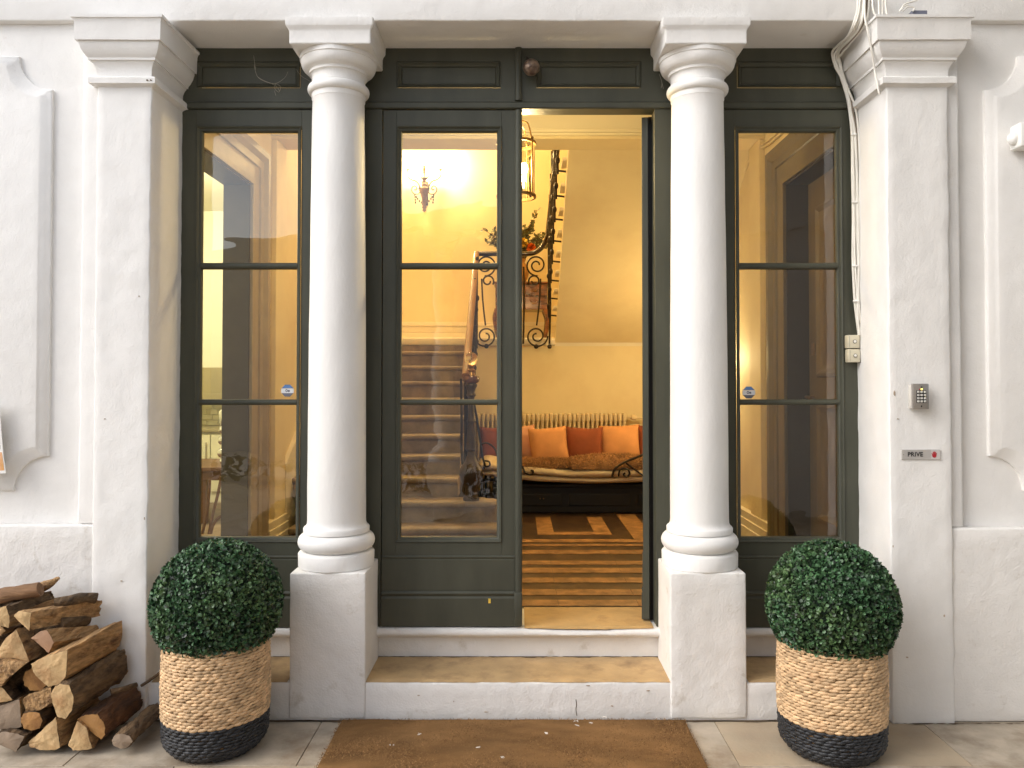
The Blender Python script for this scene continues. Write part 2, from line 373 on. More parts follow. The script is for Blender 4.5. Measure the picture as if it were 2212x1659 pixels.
# ------------------------------------------------------------------ floor of the passage
floor = struct(obj('floor', box(NB(), -5, 5, -3.0, 3.7, -0.06, -0.006), M['joint']))
xs = [-4.6, -3.55, -2.55, -1.62, -0.79, 0.0, 0.79, 1.62, 2.5, 3.5, 4.6]
ys = [3.195, 2.83, 2.05, 1.2, 0.35, -0.55, -1.5, -2.9]
for j in range(len(ys) - 1):
    for i in range(len(xs) - 1):
        off = 0 if j == 0 else (0.4 if j % 2 else 0.0)
        b = NB(); g = 0.0016
        box(b, xs[i] + off + g, xs[i+1] + off - g, ys[j+1] + g, ys[j] - g, -0.04, -0.0005 + rng.uniform(-0.001, 0.0006), bev=0.001, seg=1)
        obj('paver', b, M['paver' if rng.random() < 0.6 else 'paver_b'], floor)
ground = struct(obj('ground', box(NB(), -90, 90, -90, -3.0, -0.3, -0.02), M['ground']))

# ------------------------------------------------------------------ steps
st = thing('entrance_step', 'low white painted step with a worn bare stone tread across the doorway', 'step', (0, 3.3, 0))
b = box(NB(), XL1 - 0.02, XR0 + 0.02, Y_PL, 3.60, 0.0, Z_STEP, bev=0.006)
obj('riser', rough(b, 0.05, 0.0022, 8), M['plaster_dirty'], st, 60)
def tread(x0, x1, y0, y1, z, n, seed, dip=0.0):
    b = NB(); fr, bk = [], []
    for i in range(n + 1):
        t = i / n; x = x0 + (x1 - x0) * t
        e = 0.006 * mnoise.noise(Vector((x * 7, seed, 0))) + 0.004 * mnoise.noise(Vector((x * 25, seed, 3)))
        fr.append(b.verts.new((x, y0 + e - 0.004, z + 0.0045 - dip * math.sin(math.pi * t) - 0.003)))
        bk.append(b.verts.new((x, y0 + 0.02 + e, z + 0.0055)))
    bk2 = [b.verts.new((x0 + (x1 - x0) * i / n, y1, z + 0.0055)) for i in range(n + 1)]
    for i in range(n):
        b.faces.new((fr[i], fr[i+1], bk[i+1], bk[i])); b.faces.new((bk[i], bk[i+1], bk2[i+1], bk2[i]))
    return b
CX = 0.768
HPL = 0.1535
obj('tread', tread(-CX + HPL, CX - HPL, Y_PL + 0.006, 3.487, Z_STEP, 60, 1.0), M['stone'], st)
obj('tread', tread(XL1 + 0.01, -CX - HPL - 0.01, Y_PL + 0.006, 3.487, Z_STEP, 30, 2.0), M['stone'], st)
obj('tread', tread(CX + HPL + 0.01, XR0 - 0.01, Y_PL + 0.006, 3.487, Z_STEP, 30, 3.0), M['stone'], st)

th = thing('threshold_step', 'white painted upper step with a rounded nosing below the green doors', 'step', (0, 3.5, Z_STEP))
prof = [(3.489, Z_STEP + 0.002), (3.489, Z_THR - 0.052), (3.480, Z_THR - 0.048), (3.480, Z_THR - 0.042), (3.470, Z_THR - 0.038)]
for k in range(9):
    a = -math.pi/2 + math.pi * k / 8
    prof.append((3.462 - 0.021 * math.cos(a), Z_THR - 0.0195 + 0.0195 * math.sin(a)))
prof += [(3.75, Z_THR), (3.75, Z_STEP + 0.002)]
b = prism_x(NB(), prof, XL1 - 0.02, XR0 + 0.02)
for ax_n in range(1, 60):
    x = XL1 + (XR0 - XL1) * ax_n / 60
    bmesh.ops.bisect_plane(b, geom=b.verts[:] + b.edges[:] + b.faces[:], plane_co=(x, 0, 0), plane_no=(1, 0, 0))
XO0, XO1 = PX(1131, 3.44), PX(1421, 3.44)
for v in b.verts:
    v.co += mnoise.noise_vector(v.co * 9) * 0.0018
    if v.co.z > Z_THR - 0.02 and v.co.y < 3.475 and XO0 < v.co.x < XO1 - 0.06:
        v.co.z -= 0.007 * math.sin(math.pi * (v.co.x - XO0) / (XO1 - 0.06 - XO0))
obj('nosing', b, M['plaster_dirty'], th, 50)
obj('tread', tread(XO0 + 0.004, XO1 - 0.02, 3.452, 3.755, Z_THR, 30, 5.0, 0.004), M['threshold_stone'], th)

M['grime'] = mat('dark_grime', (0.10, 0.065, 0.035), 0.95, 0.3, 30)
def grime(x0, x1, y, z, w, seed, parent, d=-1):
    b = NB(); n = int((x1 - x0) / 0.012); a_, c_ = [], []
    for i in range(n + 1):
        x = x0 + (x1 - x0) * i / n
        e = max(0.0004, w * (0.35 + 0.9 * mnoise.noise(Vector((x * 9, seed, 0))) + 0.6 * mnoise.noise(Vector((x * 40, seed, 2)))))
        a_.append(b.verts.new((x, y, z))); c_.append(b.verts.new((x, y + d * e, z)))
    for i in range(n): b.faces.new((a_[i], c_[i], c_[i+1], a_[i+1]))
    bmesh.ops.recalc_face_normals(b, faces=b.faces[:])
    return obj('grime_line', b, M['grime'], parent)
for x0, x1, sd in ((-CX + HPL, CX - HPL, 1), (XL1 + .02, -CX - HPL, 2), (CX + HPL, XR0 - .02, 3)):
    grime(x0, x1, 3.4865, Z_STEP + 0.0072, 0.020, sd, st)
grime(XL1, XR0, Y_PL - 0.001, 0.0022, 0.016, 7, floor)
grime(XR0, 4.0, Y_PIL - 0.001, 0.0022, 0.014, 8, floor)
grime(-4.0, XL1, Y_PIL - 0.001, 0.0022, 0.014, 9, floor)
# ------------------------------------------------------------------ columns
def make_column():
    t = thing('column', '', 'column', (0, 0, 0), 'white columns of the porch')
    b = box(NB(), -HPL, HPL, -HPL + 0.0, HPL - 0.012, Z_STEP - 0.14, Z_PLINTH, bev=0.005)
    obj('plinth', rough(b, 0.045, 0.002, 8, 4), M['plaster_dirty'], t, 60)
    z0 = Z_PLINTH
    pr = [(0.150, z0 - 0.002), (0.157, z0 + 0.004), (0.158, z0 + 0.056), (0.152, z0 + 0.064), (0.142, z0 + 0.068)]
    for k in range(11):
        a = -math.pi/2 + math.pi * k / 10
        pr.append((0.126 + 0.034 * math.cos(a), z0 + 0.104 + 0.036 * math.sin(a)))
    pr += [(0.137, z0 + 0.142), (0.1375, z0 + 0.160), (0.134, z0 + 0.165)]
    obj('base', lathe(NB(), pr, 64), M['column_white'], t, 40)
    zt = PZ(219, Y_COL)
    pr = [(0.134, z0 + 0.165), (0.127, z0 + 0.170), (0.1225, z0 + 0.180), (0.1215, z0 + 0.195)]
    for k in range(1, 25):
        s = k / 24; pr.append((0.1215 - 0.0125 * s ** 1.6, z0 + 0.195 + (zt - z0 - 0.2) * s))
    pr.append((0.112, zt))
    b = lathe(NB(), pr, 64)
    for v in b.verts: v.co += mnoise.noise_vector(v.co * 6) * 0.0012
    obj('shaft', b, M['column_white'], t, 50)
    ze = PZ(94, Y_COL - 0.165)                     # underside of the abacus
    za = PZ(199, Y_COL)
    pr = [(0.112, zt - 0.001)]
    for k in range(9):
        a = -math.pi/2 + math.pi * k / 8
        pr.append((0.113 + 0.017 * math.cos(a), za + 0.020 * math.sin(a)))
    pr += [(0.115, za + 0.022), (0.112, za + 0.030), (0.112, za + 0.056), (0.117, za + 0.062), (0.124, za + 0.063), (0.124, za + 0.074), (0.129, za + 0.076)]
    zz = za + 0.078; h = ze - 0.020 - zz
    for k in range(8):
        a = math.pi/2 * k / 7
        pr.append((0.131 + 0.027 * math.sin(a), zz + h * (1 - math.cos(a))))
    pr += [(0.162, ze - 0.018), (0.162, ze)]
    obj('echinus', lathe(NB(), pr, 64), M['column_white'], t, 40)
    b = NB(); hw = 0.166
    rings = []
    for o_, z in ((0, ze), (0, ze + 0.050), (0.003, ze + 0.060), (0.010, ze + 0.068), (0.013, ze + 0.074), (0.014, Z_SOF - 0.001)):
        w = hw + o_
        rings.append([b.verts.new(c) for c in ((-w, -w, z), (w, -w, z), (w, w, z), (-w, w, z))])
    for p, q in zip(rings, rings[1:]):
        for i in range(4): b.faces.new((p[i], p[(i+1) % 4], q[(i+1) % 4], q[i]))
    b.faces.new(list(reversed(rings[0]))); b.faces.new(rings[-1])
    bmesh.ops.bevel(b, geom=[e for e in b.edges if abs((e.verts[0].co - e.verts[1].co).z) > 0.002 or e.verts[0].co.z < ze + 0.001], offset=0.003, segments=2, affect='EDGES')
    obj('abacus', rough(b, 0.06, 0.0012, 8, 7), M['column_white'], t, 40)
    return t
col0 = make_column()
col0['label'] = 'white round column on a square plinth between left sidelight and closed door leaf'
col0.location = (-CX, Y_COL, 0)
dup(col0, (CX, Y_COL, 0), 0, 'white round column on a square plinth beside the open doorway')
for sx, lab in ((-1, 'white column across the passage seen as a pale streak in the closed door glass'),):
    dup(col0, (sx * CX, -1.05, 0), math.pi, lab)

# ------------------------------------------------------------------ pilasters
CAPH = [(0.0, 189), (0.006, 185), (0.016, 181), (0.024, 179), (0.025, 167), (0.020, 165), (0.001, 164.5), (0.003, 150), (0.010, 139), (0.017, 133), (0.0175, 130), (0.025, 129), (0.026, 124),
        (0.034, 117), (0.045, 104), (0.051, 92), (0.052, 86), (0.061, 85), (0.063, 78), (0.063, 46), (0.068, 38), (0.073, 36), (0.074, 30)]
def pilaster(x0, x1, label):
    t = thing('pilaster', label, 'pilaster', ((x0+x1)/2, Y_PIL, 0), 'white pilasters at the ends of the porch')
    zc0 = PZ(187, Y_PIL)
    b = box(NB(), x0, x1, Y_PIL, 3.62, -0.01, zc0 + 0.01, bev=0.005)
    obj('shaft', rough(b, 0.03, 0.0032, 13, x0 * 3), M['plaster'], t, 60)
    b = NB(); rings = []
    for p, Y in CAPH:
        z = PZ(Y, Y_PIL - p)
        rings.append([b.verts.new(c) for c in ((x0 - p, 3.60, z), (x0 - p, Y_PIL - p, z), (x1 + p, Y_PIL - p, z), (x1 + p, 3.60, z))])
    for a, c in zip(rings, rings[1:]):
        for i in range(3): b.faces.new((a[i], a[i+1], c[i+1], c[i]))
    b.faces.new(rings[-1]); b.faces.new(list(reversed(rings[0])))
    for k in range(1, 12):
        y = 3.1 + 0.5 * k / 12
        bmesh.ops.bisect_plane(b, geom=b.verts[:] + b.edges[:] + b.faces[:], plane_co=(0, y, 0), plane_no=(0, 1, 0))
        x = x0 - .07 + (x1 - x0 + .14) * k / 12
        bmesh.ops.bisect_plane(b, geom=b.verts[:] + b.edges[:] + b.faces[:], plane_co=(x, 0, 0), plane_no=(1, 0, 0))
    for v in b.verts: v.co += mnoise.noise_vector(v.co * 9) * 0.0018
    obj('capital', b, M['plaster'], t, 28)
    return t
pilaster(XL0, XL1, 'white square pilaster with moulded capital behind the stacked firewood')
pilaster(XR0, XR1, 'white square pilaster carrying the keypad and the PRIVE plate')

# ------------------------------------------------------------------ side walls and lintel of the passage, unseen ceiling and opposite wall
def side_wall(sgn, xp, x_strip, label, name):
    t = thing(name, label, 'wall', (sgn * 3.0, 3.3, 0)); struct(t)
    YR = 3.235
    zd = PZ(1133 if sgn < 0 else 1140, 3.2)
    xe = sgn * 6.9
    a = lambda p, q: (min(p, q), max(p, q))
    b = box(NB(), *a(xp - sgn * 0.02, xe), YR, 3.62, 0, 3.45)
    obj('wall_face', b, M['plaster'], t)
    b = box(NB(), *a(xp - sgn * 0.01, xe), 3.186, YR - 0.0005, 0, zd, bev=0.008)
    obj('dado', rough(b, 0.06, 0.0028, 7, sgn), M['plaster_dirty'], t, 60)
    b = box(NB(), *a(xp - sgn * 0.01, x_strip), 3.200, YR - 0.0005, zd + 0.0005, Z_SOF - 0.002, bev=0.008)
    obj('margin', rough(b, 0.06, 0.0022, 7, sgn + 4), M['plaster'], t, 60)
    # raised panel with scooped corners
    xo = PX(105 if sgn < 0 else 2135, 3.22); zt, zb = PZ(121, 3.22), PZ(1060, 3.22)
    rs = 0.140
    def outline(ins):
        pts = []
        xi, zt_, zb_ = xo + sgn * ins, zt - ins, zb + ins
        r = rs
        for (cx, cz, a0, a1) in ((xo, zb, 90, 0), (xo, zt, 0, -90)):
            pass
        n = 10
        # from far bottom -> scoop at bottom corner -> up -> scoop at top corner -> far top
        pts.append((xe, zb_))
        for k in range(n + 1):
            an = math.pi/2 * k / n
            pts.append((xi + sgn * (r * math.cos(an)), zb_ + r * math.sin(an)) if True else 0)
        for k in range(n + 1):
            an = math.pi/2 * (1 - k / n)
            pts.append((xi + sgn * (r * math.cos(an)), zt_ - r * math.sin(an)))
        pts.append((xe, zt_))
        return pts
    b = NB(); rings = []
    for ins, y in ((0, YR + 0.001), (0.0, YR - 0.012), (0.006, YR - 0.018), (0.022, YR - 0.022), (0.034, YR - 0.034), (0.042, YR - 0.036)):
        rings.append([b.verts.new((p[0], y, p[1])) for p in outline(ins)])
    for p, q in zip(rings, rings[1:]):
        for i in range(len(p) - 1): b.faces.new((p[i], p[i+1], q[i+1], q[i]))
    b.faces.new(rings[-1])
    bmesh.ops.recalc_face_normals(b, faces=b.faces[:])
    if sum(f.normal.y * f.calc_area() for f in b.faces) > 0: bmesh.ops.reverse_faces(b, faces=b.faces[:])
    obj('raised_panel', b, M['plaster'], t, 35)
    return t
side_wall(-1, XL0, PX(171, 3.2), 'white plaster wall with a scooped raised panel behind the firewood', 'left_wall')
side_wall(1, XR1, PX(2078, 3.2), 'white plaster wall with a scooped raised panel beyond the keypad pilaster', 'right_wall')
b = box(NB(), -6.9, 6.9, 3.205, 3.62, Z_SOF, 4.65, bev=0.006)
struct(obj('lintel', rough(b, 0.12, 0.0025, 7, 9), M['plaster'], None, 60))
struct(obj('shading_ceiling', box(NB(), 0.6, 6.9, -1.25, 3.204, 4.6, 4.7), M['plaster']))  # unseen ceiling over the right half only, shaped to dim that side
struct(obj('opposite_lintel', box(NB(), -1.9, 6.9, -1.25, -0.85, Z_SOF, 3.1), M['plaster']))
for sx in (1,): struct(obj('shading_wall', box(NB(), *sorted((sx * 0.45, sx * 6.9)), -1.25, -0.95, -0.01, 4.6), M['plaster']))  # unseen wall, placed to block frontal light from the right side
struct(obj('courtyard_wall', box(NB(), -14, 14, -9.3, -9.0, -0.02, 4.2), M['far_wall']))

# ------------------------------------------------------------------ green joinery
G = M['green']
YF, YB = Y_DOOR, Y_DOOR + 0.055
YG = Y_DOOR + 0.030
MOULD = [(0, YF - 0.004), (0.003, YF - 0.007), (0.007, YF - 0.004), (0.010, YF + 0.004), (0.016, YF + 0.006), (0.0205, YF + 0.014), (0.022, YG - 0.001)]
def z_of(Y): return PZ(Y, YF)
ZG0, ZG1 = z_of(1161), z_of(283)                           # glass, seen opening
ZM = [(z_of(875), z_of(863)), (z_of(580), z_of(567))]     # glazing bars
ZL0, ZL1 = z_of(1355), z_of(237)                           # leaf bottom and top
ZT0, ZT1 = z_of(236), z_of(220)                            # transom rail
ZP0, ZP1 = z_of(190), z_of(133)                            # transom panel
def glazing(t, gx0, gx1, y_off=0.0):
    """Moulding, bars and three panes between gx0 and gx1 (visible glass)."""
    w = 0.0215
    b = rect_ring(NB(), gx0 - w, gx1 + w, ZG0 - w, ZG1 + w, MOULD)
    obj('glazing_moulding', b, G, t, 50)
    for z0, z1 in ZM:
        zc = (z0 + z1) / 2
        pr = [(YG + 0.006, z0), (YF + 0.012, z0), (YF + 0.005, z0 + 0.004), (YF + 0.002, zc), (YF + 0.005, z1 - 0.004), (YF + 0.012, z1), (YG + 0.006, z1)]
        obj('glazing_bar', prism_x(NB(), pr, gx0 - 0.004, gx1 + 0.004), G, t, 50)
    cuts = [ZG0 - 0.003, ZM[0][0] + 0.004, ZM[0][1] - 0.004, ZM[1][0] + 0.004, ZM[1][1] - 0.004, ZG1 + 0.003]
    for k in range(3):
        b = NB(); z0, z1 = cuts[2*k], cuts[2*k+1]
        tilt = (rng.uniform(-.0010, .0010), rng.uniform(-.0012, .0012))
        vs = [b.verts.new((x, YG + tilt[0] * sx + tilt[1] * sz, z)) for x, sx, z, sz in ((gx0 - .003, -1, z0, -1), (gx1 + .003, 1, z0, -1), (gx1 + .003, 1, z1, 1), (gx0 - .003, -1, z1, 1))]
        b.faces.new(vs)
        obj('pane', b, M['pane'], t)
def frame_boards(t, x0, x1, gx0, gx1, z0, z1):
    """Stiles and rails round the glazing of one leaf or sidelight."""
    w = 0.0215; a0, a1, c0, c1 = gx0 - w, gx1 + w, ZG0 - w, ZG1 + w
    bv = 0.0012
    obj('stile', box(NB(), x0, a0, YF, YB, z0, z1, bv, 1), G, t)
    obj('stile', box(NB(), a1, x1, YF, YB, z0, z1, bv, 1), G, t)
    obj('top_rail', box(NB(), a0, a1, YF, YB, c1, z1, bv, 1), G, t)
    obj('bottom_rail', box(NB(), a0, a1, YF, YB, z0, c0, bv, 1), G, t)
def kick(t, x0, x1, z0):
    """Raised kick boards with moulded upper edges below the glazing."""
    zm = [(z_of(1209), z_of(1200)), (z_of(1291), z_of(1275))]
    p1 = [(YF + 0.001, zm[1][1] - 0.001), (YF + 0.001, zm[0][1]), (YF - 0.003, zm[0][1]), (YF - 0.007, zm[0][1] - 0.005), (YF - 0.003, zm[0][0] + 0.003), (YF - 0.006, zm[0][0]), (YF - 0.006, zm[1][1] - 0.001)]
    obj('kick_panel', prism_x(NB(), p1, x0, x1), G, t, 30)
    p2 = [(YF + 0.001, z0 + 0.001), (YF + 0.001, zm[1][1] - 0.0015), (YF - 0.010, zm[1][1] - 0.002), (YF - 0.016, zm[1][1] - 0.010), (YF - 0.009, zm[1][0] + 0.008), (YF - 0.014, zm[1][0]), (YF - 0.014, z0 + 0.001)]
    obj('kick_board', prism_x(NB(), p2, x0, x1), G, t, 30)
def sidelight(x0, x1, gx0, gx1, label):
    t = thing('sidelight', label, 'window', ((x0+x1)/2, YF, Z_THR), 'glazed sidelights of the green door screen')
    frame_boards(t, x0, x1, gx0, gx1, Z_THR + 0.002, ZT0 - 0.002)
    glazing(t, gx0, gx1); kick(t, gx0 - 0.05, gx1 + 0.05, Z_THR + 0.002)
    return t
JL, JR = PX(825, YF), PX(1416, YF)
xa0, xa1 = PX(383, YF) - 0.02, JL - 0.075
xb0, xb1 = JR + 0.075, PX(1857, YF) + 0.03
sidelight(xa0, xa1 - 0.0, PX(431, YF), PX(638, YF), 'tall dark green sidelight of three panes left of the columns')
sidelight(xb0 + 0.0, xb1, PX(1601, YF), PX(1812, YF), 'tall dark green sidelight of three panes beside the white cables')
# door frame: jambs, transom rail, transom panels, centre staff
df = thing('door_frame', 'dark green wooden door frame with moulded transom panels under the lintel', 'door frame', (0, YF, Z_THR))
bv = 0.0012
obj('jamb', box(NB(), xa1 + 0.001, JL - 0.002, YF - 0.003, YB + 0.02, Z_THR + 0.001, ZT0 - 0.001, bv, 1), G, df)
obj('jamb', box(NB(), JR, xb0 - 0.001, YF - 0.003, YB + 0.02, Z_THR + 0.001, ZT0 - 0.001, bv, 1), G, df)
obj('gap_shade_strip', box(NB(), JR - 0.0125, JR + 0.04, YF + 0.0955, YF + 0.105, Z_THR + 0.002, ZT0 - 0.002), M['black_gap'], df)  # dark strip added to blacken the shaded gap between leaf and jamb
pr = [(YB + 0.02, ZT0), (YF - 0.006, ZT0), (YF - 0.012, ZT0 + 0.004), (YF - 0.012, ZT1 - 0.008), (YF - 0.008, ZT1 - 0.003), (YF - 0.003, ZT1), (YB + 0.02, ZT1)]
obj('transom_rail', prism_x(NB(), pr, xa0, xb1), G, df, 30)
pan = [(PX(420, YF), PX(645, YF)), (PX(855, YF), PX(1081, YF)), (PX(1159, YF), PX(1387, YF)), (PX(1596, YF), PX(1823, YF))]
edges = [xa0] + [v for p in pan for v in p] + [xb1]
for i in range(0, len(edges), 2):
    obj('transom_upright', box(NB(), edges[i], edges[i+1], YF, YB, ZT1 + 0.0005, Z_SOF - 0.001), G, df)
PM = [(0, YF - 0.003), (0.002, YF + 0.001), (0.004, YF + 0.001), (0.006, YF - 0.003), (0.011, YF + 0.004), (0.018, YF + 0.008), (0.021, YF + 0.014), (0.024, YF + 0.012)]
for p0, p1 in pan:
    obj('transom_board', box(NB(), p0, p1, YF, YB, ZT1 + 0.0005, ZP0), G, df)
    obj('transom_board', box(NB(), p0, p1, YF, YB, ZP1, Z_SOF - 0.001), G, df)
    obj('transom_panel', rect_ring(NB(), p0, p1, ZP0, ZP1, PM, cap=True), G, df, 30)
xc = (PX(1112, YF) + PX(1128, YF)) / 2
def staff(z0, z1, r=0.016):
    b = NB(); pr = [(xc - r, YF + 0.001)] + [(xc - r * math.cos(math.pi * k / 10), YF - 0.003 - r * 0.85 * math.sin(math.pi * k / 10)) for k in range(11)] + [(xc + r, YF + 0.001)]
    lo = [b.verts.new((p[0], p[1], z0)) for p in pr]; hi = [b.verts.new((p[0], p[1], z1)) for p in pr]
    for i in range(len(pr) - 1): b.faces.new((lo[i], lo[i+1], hi[i+1], hi[i]))
    b.faces.new(hi); b.faces.new(list(reversed(lo)))
    return b
obj('staff_bead', staff(ZT1 + 0.004, Z_SOF - 0.002), G, df, 40)
# closed left leaf
dl = thing('door_leaf', 'closed green door leaf with three old panes and kick board', 'door', (JL, YF, Z_THR), 'leaves of the green double door')
lx0, lx1 = JL + 0.002, xc + 0.0155
frame_boards(dl, lx0, lx1, PX(865.5, YF), PX(1073, YF), Z_THR + 0.006, ZT0 - 0.004)
glazing(dl, PX(865.5, YF), PX(1073, YF)); kick(dl, lx0, xc - 0.017, Z_THR + 0.006)
obj('meeting_bead', staff(Z_THR + 0.012, ZT0 - 0.006), G, dl, 40)
b = NB(); r = 0.022
c = [(xc - r, YF - 0.017), (xc + r * 0.9, YF - 0.017)]
box(b, xc - 0.0195, xc + 0.0165, YF - 0.024, YF - 0.0005, Z_THR + 0.008, z_of(1277), 0.007, 2)
obj('bead_foot', b, G, dl, 40)
b = box(NB(), PX(1055.5, YF), PX(1060.5, YF), YF - 0.0155, YF - 0.0141, z_of(1301), z_of(1291)); obj('paint_chip', b, M['flower_yellow'], dl)
# open right leaf: same build, swung inwards about its hinge at the right jamb
dr = thing('door_leaf', 'open green door leaf swung inwards and seen edge on', 'door', (JR, YF, Z_THR), 'leaves of the green double door')
wl = lx1 - lx0
frame_boards(dr, JR - wl, JR - 0.002, JR - wl + 0.05, JR - 0.065, Z_THR + 0.012, ZT0 - 0.014)
glazing(dr, JR - wl + 0.05, JR - 0.065); kick(dr, JR - wl, JR - 0.003, Z_THR + 0.012)
dr.location = (JR - 0.047, YF + 0.066, Z_THR); dr.rotation_euler = (0, 0, R(-103)); dr.scale = (1, 0.5, 1)

# ------------------------------------------------------------------ hall: floor, walls, ceilings
HX, YW, YBK = 1.60, 7.3, 8.6
hall_floor = struct(obj('hall_floor', box(NB(), -HX - 0.16, HX + 0.16, 3.7505, YBK, ZH - 0.2, ZH - 0.004), M['tile_dark']))
def zy(Y): return (EYE - ZH) * F_PX / (Y - HZN)            # depth of a floor row seen at Y
bnd = [1318, 1305, 1292, 1282, 1269.5, 1255.6, 1245, 1234.5, 1224, 1217, 1209, 1194, 1186, 1177, 1173.5]
for i in range(1, len(bnd) - 1, 2):
    y0, y1 = zy(bnd[i]), zy(bnd[i+1])
    for k in range(9):
        x0 = -1.74 + k * 0.387; b = NB()
        box(b, x0 + 0.001, x0 + 0.386, y0, y1, ZH - 0.0035, ZH - 0.001 + rng.uniform(0, 0.0008), 0.0008, 1)
        obj('pale_strip', b, M['tile_pale'], hall_floor)
def fr_rect(cx, hx, y0, y1, w, wy):
    for (a, c, d, e) in ((cx - hx, cx + hx, y0, y0 + wy), (cx - hx, cx - hx + w, y0 + wy + .001, y1), (cx + hx - w, cx + hx, y0 + wy + .001, y1)):
        obj('pale_strip', box(NB(), a, c, d, e, ZH - 0.0035, ZH - 0.0005, 0.0008, 1), M['tile_pale'], hall_floor)
fr_rect(0.40, 0.262, 5.56, 6.28, 0.118, 0.10)
fr_rect(0.40, 0.545, 5.30, 6.42, 0.150, 0.10)
fr_rect(-0.95, 0.262, 5.56, 6.28, 0.118, 0.10)
YO0, YO1, ZO = 3.66, 4.67, PZ(395.5, 4.66)
YBM0, YBM1 = 5.07, 5.32
Z_CEIL = PZ(252, 5.0)
def hall_side(sgn, name, mats):
    t = thing(name, 'cream side wall of the hall with a doorway', 'wall', (sgn * HX, 5, ZH)); struct(t)
    a = (HX, HX + 0.15) if sgn > 0 else (-HX - 0.15, -HX)
    obj('wall_face', box(NB(), *a, 3.6205, YO0, ZH - 0.1, ZO), M['cream'], t)
    obj('wall_face', box(NB(), *a, YO1, YBK, ZH - 0.1, ZO), M['cream'], t)
    obj('wall_face', box(NB(), *a, 3.6205, YBK, ZO + 0.0005, 5.4), M['cream'], t)
    # shallow pilaster strip, as seen through both sidelights
    b = box(NB(), *((HX - 0.035, HX - 0.0005) if sgn > 0 else (-HX + 0.0005, -HX + 0.035)), YBM0 + 0.01, YBM1 - 0.01, ZH + 0.19, PZ(324, YBM1) - 0.001, 0.004)
    obj('wall_strip', b, M['cream'], t)
    # stepped skirting
    for k, (d, h0, h1) in enumerate(((0.062, 0, 0.09), (0.052, 0.0905, 0.14), (0.044, 0.1405, 0.19))):
        q = (HX - d, HX - 0.0005) if sgn > 0 else (-HX + 0.0005, -HX + d)
        for y0, y1 in ((4.93, YW - 0.003),) if sgn > 0 else ((4.93, 5.34),):
            obj('skirting', box(NB(), *q, y0, y1, ZH - 0.003 + h0, ZH + h1, 0.004), M['stair_white'], t)
    # architrave of stepped mouldings round the doorway
    prof = [(0.0, 0.004), (0.0, 0.022), (0.03, 0.026), (0.035, 0.016), (0.12, 0.018), (0.125, 0.028), (0.17, 0.030), (0.20, 0.050), (0.235, 0.052), (0.245, 0.040), (0.245, 0.0005)]
    b = NB(); rings = []
    for o_, d in prof:
        x = sgn * (HX - d)
        rings.append([b.verts.new(c) for c in ((x, YO0 - o_, ZH - 0.003), (x, YO0 - o_, ZO + o_), (x, YO1 + o_, ZO + o_), (x, YO1 + o_, ZH - 0.003))])
    for p, q in zip(rings, rings[1:]):
        for i in range(3): b.faces.new((p[i], p[i+1], q[i+1], q[i]))
    bmesh.ops.recalc_face_normals(b, faces=b.faces[:])
    obj('architrave', b, mats[0], t, 30)
    q = (HX - 0.004, HX + 0.152) if sgn > 0 else (-HX - 0.152, -HX + 0.004)
    b = NB(); box(b, *q, YO1 - 0.012, YO1 + 0.0, ZH, ZO); box(b, *q, YO0, YO0 + 0.012, ZH, ZO); box(b, *q, YO0 + 0.0125, YO1 - 0.0125, ZO - 0.012, ZO)
    obj('door_reveal', b, mats[1], t)
    return t
hall_side(-1, 'hall_left_wall', (M['frame_taupe'], M['grey_reveal']))
hall_side(1, 'hall_right_wall', (M['frame_olive'], M['door_dark']))
XS = 0.345                                                   # open edge of the upper flight
ZLAND = PZ(729, 7.22)
struct(obj('bench_wall', box(NB(), -0.40, HX - 0.0005, YW, YW + 0.15, ZH - 0.1, ZLAND - 0.0755), M['cream']))
struct(obj('landing_wall', box(NB(), -HX - 0.15, HX + 0.15, YBK, YBK + 0.15, ZH, 5.4), M['cream']))
struct(obj('stairwell_ceiling', box(NB(), -HX - 0.15, HX + 0.15, YBM1, YBK + 0.15, 5.4005, 5.55), M['ceiling']))
struct(obj('hall_ceiling', box(NB(), -HX + 0.0005, HX - 0.0005, 3.6205, YBM0, Z_CEIL, Z_CEIL + 0.15), M['ceiling']))
ZB = PZ(324, YBM1)
bm_ = thing('ceiling_beam', 'cream beam with a moulded cornice spanning the hall ceiling', 'beam', (0, YBM0, ZB)); struct(bm_)
obj('beam_face', box(NB(), -HX + 0.0005, HX - 0.0005, YBM0 + 0.0005, YBM1, ZB, 5.4), M['cream'], bm_)
ba = YBM0; dz_ = Z_CEIL - ZB
pr = [(ba, ZB + dz_ * .16), (ba - .010, ZB + dz_ * .16), (ba - .012, ZB + dz_ * .28), (ba - .026, ZB + dz_ * .31), (ba - .030, ZB + dz_ * .40), (ba - .034, ZB + dz_ * .42), (ba - .034, ZB + dz_ * .46),
      (ba - .040, ZB + dz_ * .48), (ba - .062, ZB + dz_ * .62), (ba - .095, ZB + dz_ * .80), (ba - .14, ZB + dz_ * .90), (ba - .146, ZB + dz_ * .93), (ba - .146, Z_CEIL - 0.0005), (ba, Z_CEIL - 0.0005)]
obj('cornice', prism_x(NB(), pr, -HX + 0.001, HX - 0.001), M['ceiling'], bm_, 25)
